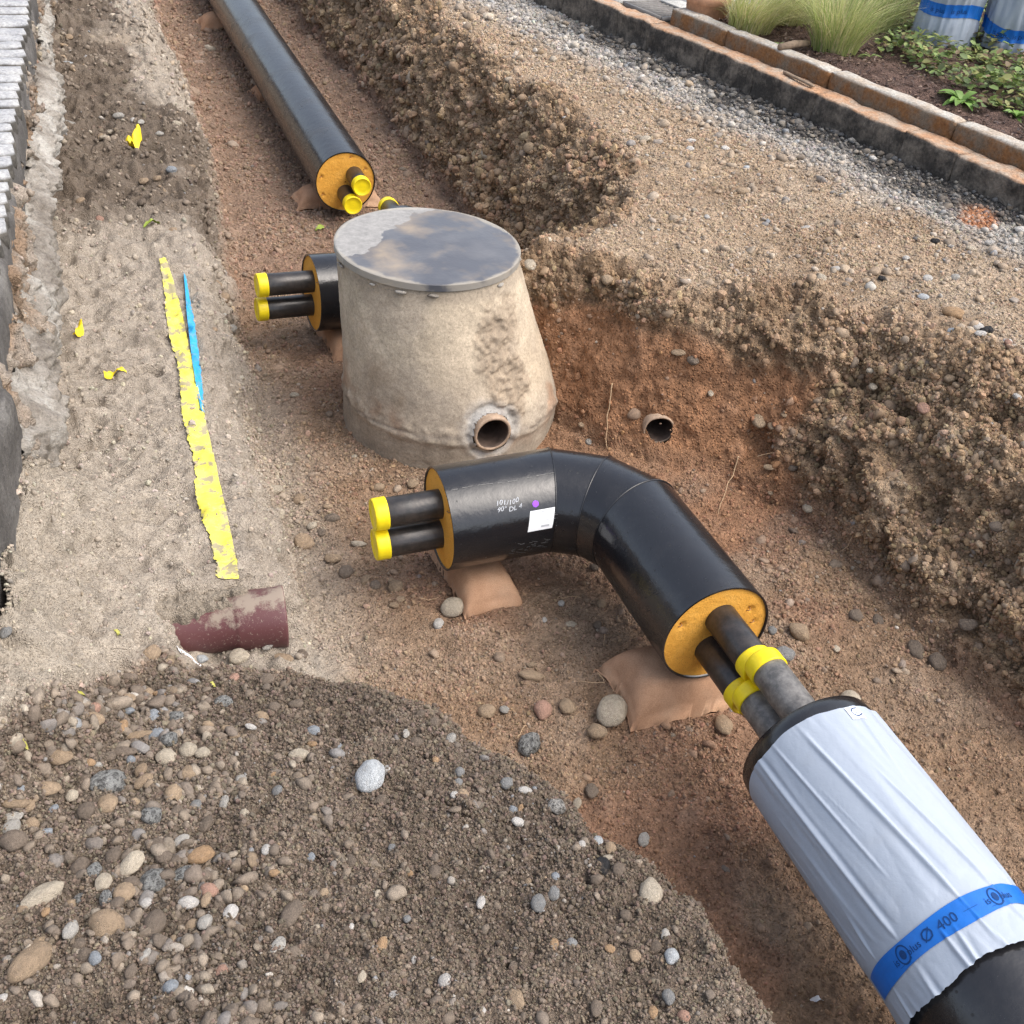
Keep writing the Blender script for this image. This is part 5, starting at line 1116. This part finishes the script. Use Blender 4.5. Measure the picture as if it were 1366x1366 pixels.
zl(880, 430, 2.81, 'wall', [(370, 380, 65, 50, 'tan'), (330, 152, 35, 50, 'tan'), (525, 130, 45, 65, 30, 'tan'), (555, 700, 45, 50, 'cream'), (985, 330, 50, 60, 'pink'), (825, 368, 30, 20, 'cream'), (870, 640, 90, 50, 20, 'brown'), (895, 830, 80, 90, 'brown'), (410, 548, 50, 22, 'tan'), (1260, 770, 60, 45, 'brown'), (190, 270, 25, 40, 'cream'), (420, 390, 35, 40, 'tan'), (600, 478, 28, 22, 'pale'), (690, 490, 40, 26, 'tan'), (1195, 835, 35, 35, 'tan'), (960, 1230, 70, 90, 'brown'), (1040, 1280, 70, 70, 'brown'), (70, 120, 60, 30, 'tan'), (125, 145, 50, 45, 'brown'), (205, 50, 40, 35, 'tan'), (465, 350, 25, 25, 'tan'), (415, 640, 25, 28, 'tan'), (1150, 1140, 70, 50, 'brown'), (500, 550, 40, 28, 'brown')])
A += [(1270, 423, 32, 20, 0, 'orange', 'bank'), (810, 375, 18, 24, 0, 'tan', 'wall'), (1133, 933, 30, 22, 0, 'cream', 'floor'), (965, 970, 26, 30, 0, 'tan', 'floor'), (990, 257, 18, 12, 0, 'tan', 'bank'), (860, 188, 16, 9, 0, 'cream', 'bank')]
# stones that stand out
STAND = [((493, 1040, 42, 46, 10, 'pblue', 'heap'), 'large smooth pale blue white cobble alone on the cracked gravel'), ((60, 1199, 66, 24, -52, 'cream', 'heap'), 'long cream oblong cobble tilted on the gravel heap'),
              ((268, 1147, 38, 24, -25, 'orange', 'heap'), 'smooth orange tan cobble leaning on dark speckled ones'), ((206, 1177, 38, 36, 0, 'speck', 'heap'), 'coarse black and white speckled granite lump among brown pebbles'),
              ((142, 1238, 52, 38, 0, 'tan', 'heap'), 'broad yellowish cobble with a mottled face on the gravel heap'), ((44, 1295, 40, 58, 20, 'tan', 'heap'), 'largest smooth tan oval cobble at the lower end of the heap'),
              ((705, 997, 30, 32, 0, 'speck', 'floor'), 'rough grey broken asphalt lump on the trench floor'), ((814, 957, 42, 43, 0, 'cream', 'floor'), 'biggest round cream cobble touching the corner of the large sandbag'),
              ((603, 815, 32, 25, 0, 'cream', 'floor'), 'pale flat stone just below the small sandbag of the elbow'), ((585, 837, 15, 15, 0, 'white', 'floor'), 'small white round pebble below the pale flat stone'),
              ((805, 1156, 25, 27, 0, 'black', 'heap'), 'black broken asphalt piece at the rim of the gravel heap'), ((868, 1193, 32, 40, 0, 'cream', 'heap'), 'big cream stone on the crumbling rim of the heap'), ((742, 1079, 27, 24, 0, 'wspeck', 'heap'), 'white stone with a dark spot near the heap rim'),
              ((894, 1280, 22, 24, 20, 'pblue', 'heap'), 'smooth pale blue egg shaped pebble on the right flank of the heap'), ((707, 362, 20, 26, 0, 'cream', 'bank'), 'cream cobble resting beside the manhole lid'),
              ((405, 728, 30, 20, 0, 'tan', 'floor'), 'flat angular tan stone between the brown pipe and the capped steel pipes'), ((10, 848, 18, 22, 0, 'grey', 'sand'), 'grey round stone at the foot of the dark edging stone')]


SHORT = ['the pale blue cobble', 'the long cream cobble', 'the orange cobble', 'the speckled granite lump', 'the mottled yellowish cobble', 'the big tan oval cobble', 'the grey asphalt lump', 'the biggest cream cobble', 'the small sandbag', None, 'the black asphalt piece', 'the cream rim stone', 'the spotted white stone', 'the pale blue egg pebble', 'the manhole lid', 'the flat angular tan stone', 'the dark edging stone']
for r, n_ in zip(STAND, SHORT):
    if n_: LANDM.append((n_, ground_at(r[0][0], r[0][1])))
LANDM += [('the maroon pipe', p1), ('the white paper scrap', ground_at(248, 887)), ('the yellow tape', ground_at(265, 600)), ('the blue strip', ground_at(255, 440)), ('the manhole foot', ground_at(450, 560)), ('the near elbow', A0), ('the orange elbow end', R0), ('the wrapped pipe', W0), ('the cut drain pipe', STUB2), ('the drain grate', ga), ('the orange soil patch', ground_at(1300, 285)), ('the stick', at(1065, 105, .9)), ('the rear capped pipes', B0), ('the long straight pipe', SP0), ('the curled yellow scrap', ground_at(180, 193)), ('the granite setts', ground_at(90, 60)), ('the pale concrete', ground_at(90, 330)), ('the boot print', ground_at(150, 590)), ('the rim of the pit', ground_at(850, 250)), ('the wall rim', ground_at(1150, 480)), ('the soil cracks', ground_at(640, 1095)), ('the heap rim', ground_at(640, 990)), ('the paper white pebble row', ground_at(700, 1090))][:-1]
for r, lb in STAND: stone(*r, label=lb, flat=.75, sink=.25)
for r in A: stone(*r)
_by = {}
for o in list(C.objects):
    if o.name.startswith('stone') and 'label' in o: _by.setdefault(o['label'], []).append(o)
for lb, os_ in _by.items():
    if len(os_) == 2 and len(lb.split()) <= 14:
        os_.sort(key=lambda o: -o.scale[0]*o.scale[1]); os_[0]['label'] = lb+', bigger one'; os_[1]['label'] = lb+', smaller one'

# the rest of the pebbles, too many to tell apart
V1, F1_ = ico(1); V2, F2_ = ico(2)
PALB = np.array([(.20, .165, .13), (.17, .14, .115), (.24, .195, .15), (.14, .118, .098), (.30, .25, .195), (.20, .19, .18), (.38, .33, .26), (.26, .27, .28), (.34, .25, .16), (.48, .45, .40)])
PW = {'heap': [.2, .2, .17, .14, .08, .08, .04, .04, .02, .03], 'floor': [.2, .12, .22, .05, .2, .03, .1, .01, .06, .01], 'wall': [.2, .14, .25, .08, .18, .03, .06, .01, .05, .0], 'bank': [.1, .06, .16, .04, .22, .08, .16, .06, .05, .07], 'sand': [.15, .1, .25, .05, .22, .03, .12, .03, .04, .01], 'heapL': [.1, .08, .16, .04, .2, .08, .18, .05, .06, .05], 'kerb': [.02, .02, .04, .03, .12, .2, .15, .17, .0, .25]}
pix = Vall-np.array([0, 0, HC]); dpt = pix@FW; pu = 683+FPX*(pix@RT)/dpt; pv_ = 683-FPX*(pix@UP)/dpt
vis = (dpt > .5) & (pu > -60) & (pu < 1430) & (pv_ > -50) & (pv_ < 1430)
wgt = np.stack([floork, wallk*(1-.8*clay), sandk, heapk, bankk], 0).reshape(5, -1)
gy = np.gradient(Y, axis=0).reshape(-1); area = np.linalg.norm(np.cross(np.gradient(P, axis=0), np.gradient(P, axis=1)), axis=-1).reshape(-1)
def scatter(zi, zname, n, px_lo, px_hi, power, embed, hi, mask=None, flat=.62, rmin=.003):
    """returns verts, faces, colours of n pebbles spread over the soil of one zone; sizes follow the distance"""
    w = wgt[zi]*area*vis/np.maximum(dpt, .5)**1.5
    if mask is not None: w = w*mask
    w = np.cumsum(w); idx = np.searchsorted(w, rng.random(n)*w[-1]); idx = np.clip(idx, 0, len(Vall)-1)
    px = px_lo*(1-rng.random(n)*(1-(px_lo/px_hi)**power))**(-1/power); r = np.maximum(px/2*dpt[idx]/FPX, rmin)
    Vb, Fb = (V2, F2_) if hi else (V1, F1_)
    nv = len(Vb)
    sc3 = np.stack([np.ones(n), rng.uniform(.62, 1.0, n), rng.uniform(flat*.75, flat*1.1, n)], -1)
    of_ = rng.uniform(0, 500, (n, 1, 3)); V = Vb[None]*(1+.42*noise(Vb[None]*.8+of_, 1.0, 5)+.22*noise(Vb[None]*1.9+of_, 1.0, 6))[..., None]*sc3[:, None]
    for _ in range(4):                                # broken, flattened faces
        pn = rng.normal(size=(n, 3)); pn /= np.linalg.norm(pn, axis=1, keepdims=True); dl_ = np.clip(np.einsum('nvk,nk->nv', V, pn)-rng.uniform(.45, .8, (n, 1)), 0, None); V = V-dl_[..., None]*pn[:, None]*.85
    a = rng.uniform(0, 2*np.pi, n); ca, sa = np.cos(a)[:, None], np.sin(a)[:, None]; x, y = V[..., 0].copy(), V[..., 1].copy(); V[..., 0] = x*ca-y*sa; V[..., 1] = x*sa+y*ca
    tl = rng.normal(0, .35, n); ca, sa = np.cos(tl)[:, None], np.sin(tl)[:, None]; x, z = V[..., 0].copy(), V[..., 2].copy(); V[..., 0] = x*ca-z*sa; V[..., 2] = x*sa+z*ca
    Nr = Nall[idx]; off = (flat*(1-2*embed*rng.uniform(.6, 1.3, n)))
    # lay the flat side along the slope
    t1 = np.cross(Nr, np.array([0, 1.0, .01])); t1 /= np.linalg.norm(t1, axis=1, keepdims=True); t2 = np.cross(Nr, t1)
    V = V[..., 0:1]*t1[:, None]+V[..., 1:2]*t2[:, None]+V[..., 2:3]*Nr[:, None]
    V = V*r[:, None, None]+(Vall[idx]+Nr*(r*off)[:, None])[:, None]
    pal = PALB[rng.choice(10, n, p=np.array(PW[zname])/sum(PW[zname]))]*rng.uniform(.75, 1.2, (n, 1))
    # pebbles wear the mud they lie in
    mud = rng.random(n)[:, None]**.5*(.95 if zname in ('wall', 'floor') else .75); mud = np.where(Call[idx].sum(1, keepdims=True) < .22, np.maximum(mud, .75*(rng.random((n, 1)) < .8)), mud); pal = pal*(1-mud)+Call[idx]*1.12*mud
    Cc = np.repeat(pal, nv, 0); Ff = (Fb[None]+(np.arange(n)*nv)[:, None, None]).reshape(-1, 3)
    return V.reshape(-1, 3), Ff, Cc
def pebbles(name, label, sets):
    Vs, Fs, Cs, o = [], [], [], 0
    for s_ in sets:
        V, Fc, Cc = scatter(*s_[0], **s_[1]); Vs.append(V); Fs.append(Fc+o); Cs.append(Cc); o += len(V)
    ob = obj_np(name, np.vstack(Vs), None, np.vstack(Fs), M['pebble'], col=np.vstack(Cs).clip(.01, .9)); tag(ob, label, 'gravel', kind='stuff')
clus = (.15+ss(-.15, .45, fbm(P, 3.5, 3, 131))).reshape(-1); nocl = (1-.9*clay).reshape(-1)
nearkerb = ss(.9, .3, (kerb_x(Y)-X)+.25*n_a).reshape(-1)
leftheap = (ss(.55, -.1, X+.2*n_a)).reshape(-1)+.12
terr_far = (farL*ss(-.3, .3, n_a)+.04+.5*ss(.30, .75, X)*ss(4.5, 6.5, Y)).reshape(-1)
pebbles('gravel', 'fine and medium pebbles bedded in the dark gravel heap', [((3, 'heap', 10000, 3.5, 11, 2.4, .55, False), dict(mask=clus)), ((3, 'heap', 650, 11, 30, 2.4, .46, True), dict(mask=leftheap*clus)), ((3, 'heapL', 230, 13, 36, 1.9, .38, True), dict(mask=(leftheap-.1).clip(0, 1)**1.5*(clus+.1))), ((3, 'heap', 230, 9, 18, 2.6, .52, True), {})])
pebbles('wall_gravel', 'pebbles and gravel stuck in the stony trench wall', [((1, 'wall', 6500, 3.5, 11, 2.2, .58, False), dict(mask=clus)), ((1, 'wall', 420, 10, 24, 2.6, .56, True), dict(mask=clus))])
pebbles('floor_gravel', 'scattered small gravel pressed into the trench floor', [((0, 'floor', 8000, 3, 10, 2.2, .52, False), dict(mask=clus*nocl)), ((0, 'floor', 240, 10, 22, 2.4, .55, True), dict(mask=clus*nocl))])
pebbles('roadbed_pebbles', 'loose light pebbles strewn over the roadbed', [((4, 'bank', 9000, 3, 10, 2.1, .46, False), dict(mask=clus+.4)), ((4, 'kerb', 2600, 5, 14, 2.2, .3, False), dict(mask=nearkerb)), ((4, 'bank', 260, 10, 18, 2.2, .35, True), {})])
pebbles('sand_pebbles', 'small stones mixed in the sand bank', [((2, 'sand', 900, 3.5, 14, 2.0, .42, False), {}), ((2, 'sand', 3000, 4, 15, 1.8, .42, False), dict(mask=terr_far))])

# crumbs of soil, tens of thousands: one point cloud per kind of ground, a small clod instanced on each point
def crumb_nodes(name, seed):
    g = bpy.data.node_groups.new(name, 'GeometryNodeTree')
    g.interface.new_socket('Geometry', in_out='INPUT', socket_type='NodeSocketGeometry'); g.interface.new_socket('Geometry', in_out='OUTPUT', socket_type='NodeSocketGeometry')
    n = g.nodes; gi = n.new('NodeGroupInput'); go = n.new('NodeGroupOutput'); lk = g.links.new
    ic = n.new('GeometryNodeMeshIcoSphere'); ic.inputs['Radius'].default_value = 1.0; ic.inputs['Subdivisions'].default_value = 2
    nz = n.new('ShaderNodeTexNoise'); nz.noise_dimensions = '4D'; nz.inputs['W'].default_value = seed; nz.inputs['Scale'].default_value = 1.1; nz.inputs['Detail'].default_value = 2
    sb = n.new('ShaderNodeVectorMath'); sb.operation = 'SUBTRACT'; sb.inputs[1].default_value = (.5, .5, .5)
    sc = n.new('ShaderNodeVectorMath'); sc.operation = 'SCALE'; sc.inputs['Scale'].default_value = 1.5
    sp = n.new('GeometryNodeSetPosition'); sm = n.new('GeometryNodeSetMaterial'); sm.inputs['Material'].default_value = M['crumb']
    lk(nz.outputs['Color'], sb.inputs[0]); lk(sb.outputs[0], sc.inputs[0]); lk(sc.outputs[0], sp.inputs['Offset']); lk(ic.outputs['Mesh'], sp.inputs['Geometry']); lk(sp.outputs[0], sm.inputs['Geometry'])
    io = n.new('GeometryNodeInstanceOnPoints'); lk(gi.outputs[0], io.inputs['Points']); lk(sm.outputs[0], io.inputs['Instance'])
    for nm, sock in (('rot', 'Rotation'), ('scl', 'Scale')):
        na_ = n.new('GeometryNodeInputNamedAttribute'); na_.data_type = 'FLOAT_VECTOR'; na_.inputs['Name'].default_value = nm; lk(na_.outputs['Attribute'], io.inputs[sock])
    lk(io.outputs[0], go.inputs[0]); return g
def crumbs(zi, n, px_lo, px_hi, power, name, label, mask=None, tone=(.8, 1.25), seed=1.0):
    w = wgt[zi]*area*vis/np.maximum(dpt, .5)**1.7
    if mask is not None: w = w*mask
    w = np.cumsum(w); idx = np.clip(np.searchsorted(w, rng.random(n)*w[-1]), 0, len(Vall)-1)
    px = px_lo*(1-rng.random(n)*(1-(px_lo/px_hi)**power))**(-1/power); r = px/2*dpt[idx]/FPX
    sc3 = r[:, None]*np.stack([rng.uniform(.8, 1.2, n), rng.uniform(.6, 1.1, n), rng.uniform(.5, 1.0, n)], -1)
    pos = Vall[idx]+rng.normal(0, .004, (n, 3))*np.array([1, 1, .1])+Nall[idx]*(r*rng.uniform(-.25, .45, n))[:, None]
    cc = np.ones((n, 4), np.float32); cc[:, :3] = (Call[idx]*rng.uniform(*tone, (n, 1))*rng.uniform(.94, 1.06, (n, 3))).clip(.01, .85)
    me = bpy.data.meshes.new(name); me.vertices.add(n); me.vertices.foreach_set('co', pos.astype(np.float32).ravel())
    a = me.attributes.new('rot', 'FLOAT_VECTOR', 'POINT'); a.data.foreach_set('vector', rng.uniform(0, 6.28, (n, 3)).astype(np.float32).ravel())
    a = me.attributes.new('scl', 'FLOAT_VECTOR', 'POINT'); a.data.foreach_set('vector', sc3.astype(np.float32).ravel())
    a = me.attributes.new('Col', 'FLOAT_COLOR', 'POINT'); a.data.foreach_set('color', cc.ravel())
    o = link(name, me, M['crumb']); md = o.modifiers.new('crumbs', 'NODES'); md.node_group = crumb_nodes(name, seed); tag(o, label, 'soil', kind='stuff'); return o
nohole = (np.linalg.norm(Vall-STUB2, axis=1) > .11).astype(float)
crumbs(3, 70000, 2.6, 9, 2.2, 'heap_crumbs', 'fine crumbly soil and grit of the gravel heap', None, (.75, 1.35), 1.3)
crumbs(1, 30000, 2.2, 14, 1.7, 'wall_crumbs', 'crumbly clods and grit of the trench wall', (1-.75*clay).reshape(-1)*(clus+.1)*nohole, (.85, 1.25), 2.7)
crumbs(0, 45000, 2.2, 8, 2.2, 'floor_crumbs', 'fine crumbs and grit on the trench floor', (clus+.2)*nohole, (.8, 1.3), 3.1)
crumbs(4, 20000, 2.2, 6, 2.2, 'roadbed_grit', 'fine grit spread on the roadbed', clus+.1, (.8, 1.25), 4.9)
crumbs(2, 7000, 2.2, 9, 2.2, 'sand_crumbs', 'damp crumbs of the sand bank', clus+.15, (.85, 1.2), 5.5)

# ------------------------------------------------------------------ roots and scraps
def root(pix, r0, label, lift=.01):
    pts = np.array([ground_at(u, v) for u, v in pix]); pts = pts-FW*.02; pts[:, 2] += lift
    return twig(pts, r0, 'root', label, 'root', 'root', None, 'thin pale roots hanging out of the soil')
root([(817, 516), (812, 535), (810, 555), (808, 580), (811, 602)], .0032, 'long thin pale root hanging down the red clay beside the manhole')
root([(983, 612), (975, 635), (966, 660), (957, 688)], .003, 'thin pale root hanging from the stony wall foot right of the cut drain pipe')
for pts_, lb in [([(1105, 632), (1108, 645), (1102, 660)], None), ([(1136, 715), (1128, 730), (1118, 738)], None), ([(1008, 612), (1020, 608), (1030, 607)], None), ([(795, 899), (802, 905), (805, 912), (790, 912), (772, 910)], None), ([(806, 848), (804, 862)], None), ([(748, 800), (765, 797), (775, 800)], None), ([(560, 800), (572, 803), (586, 799)], None), ([(768, 797), (762, 808)], None), ([(690, 985), (700, 968)], None)]:
    root(pts_, .002, 'short fine root curling out of the soil')
def scrap(name, u, v, w, h, mat, label, cat, seed, curl=.4, rot=0.0, group=None):
    p = ground_at(u, v); dp = depth_of(p); a_, b_ = w*dp/FPX, h*dp/FPX*1.3; n1, n2 = 8, 18
    x = np.linspace(-.5, .5, n1)[:, None]*a_+np.zeros((n1, n2)); y = np.linspace(-.5, .5, n2)[None]*b_+np.zeros((n1, n2)); q = np.stack([x, y, x*0+seed], -1)
    x = x*(1-.45*np.abs(y/b_*2)**1.5*(seed % 3 > 0))+.25*a_*np.sin(y/b_*4+seed); z = curl*a_*(noise(q, 1.6/max(a_, .01)*.6, seed)+.6*np.cos(x/a_*3))+.02*np.abs(y/b_)
    rot = rot-rad(HEAD); ca, sa = math.cos(rot), math.sin(rot); wx, wy = p[0]+x*ca-y*sa, p[1]+x*sa+y*ca
    gz = np.array([[hz(i, j) for i, j in zip(r1, r2_)] for r1, r2_ in zip(wx, wy)])
    z = gz+np.maximum(z-z.min()*.6, .002)+.004
    o = obj_np(name, np.stack([wx, wy, z], -1).reshape(-1, 3), grid_quads(n1, n2), None, M[mat]); tag(o, label, cat, group); return o
scrap('tape_scrap', 180, 193, 11, 42, 'scrap', 'curled yellow tape scrap on the dark stony soil near the setts', 'tape scrap', 1, .8, .15, 'torn yellow tape scraps')
scrap('tape_scrap', 106, 449, 9, 25, 'scrap', 'torn yellow tape scrap close to the pale concrete haunch', 'tape scrap', 2, .8, .1, 'torn yellow tape scraps')
scrap('tape_scrap', 155, 506, 9, 22, 'scrap', 'crumpled yellow tape scrap above the large boot print', 'tape scrap', 4, .8, -1.1, 'torn yellow tape scraps')
M['leafgreen'] = plain('green_leaf', (.28, .36, .06), .6); M['leafyellow'] = plain('yellow_leaf', (.40, .38, .09), .6)
for u, v, w, h, mt, lb in [(205, 305, 18, 8, 'leafgreen', 'green leaf scrap on the dark soil behind the yellow tape'), (159, 855, 6, 10, 'leafyellow', 'yellow green leaf on the sand left of the maroon pipe'), (33, 996, 5, 8, 'leafyellow', 'small yellow leaf on the sand beyond the gravel heap'), (109, 927, 8, 4, 'leafyellow', 'thin yellow leaf at the upper rim of the gravel heap'), (285, 916, 4, 8, 'leafyellow', 'narrow yellow leaf among the pebbles below the maroon pipe'), (427, 308, 12, 8, 'leafgreen', 'green leaf on the trench floor behind the rear capped pipes')]:
    scrap('fallen_leaf', u, v, w, h, mt, lb, 'leaf', int(u), .3, .6)
scrap('paper_scrap', 248, 887, 26, 16, 'paper', 'torn white paper scrap on pebbles below the maroon pipe', 'paper', 8, .3, .3)
scrap('wood_chip', 1089, 1336, 12, 5, 'paper', 'small pale splinter on the floor beside the wrapped pipe', 'splinter', 9, .3, .3)
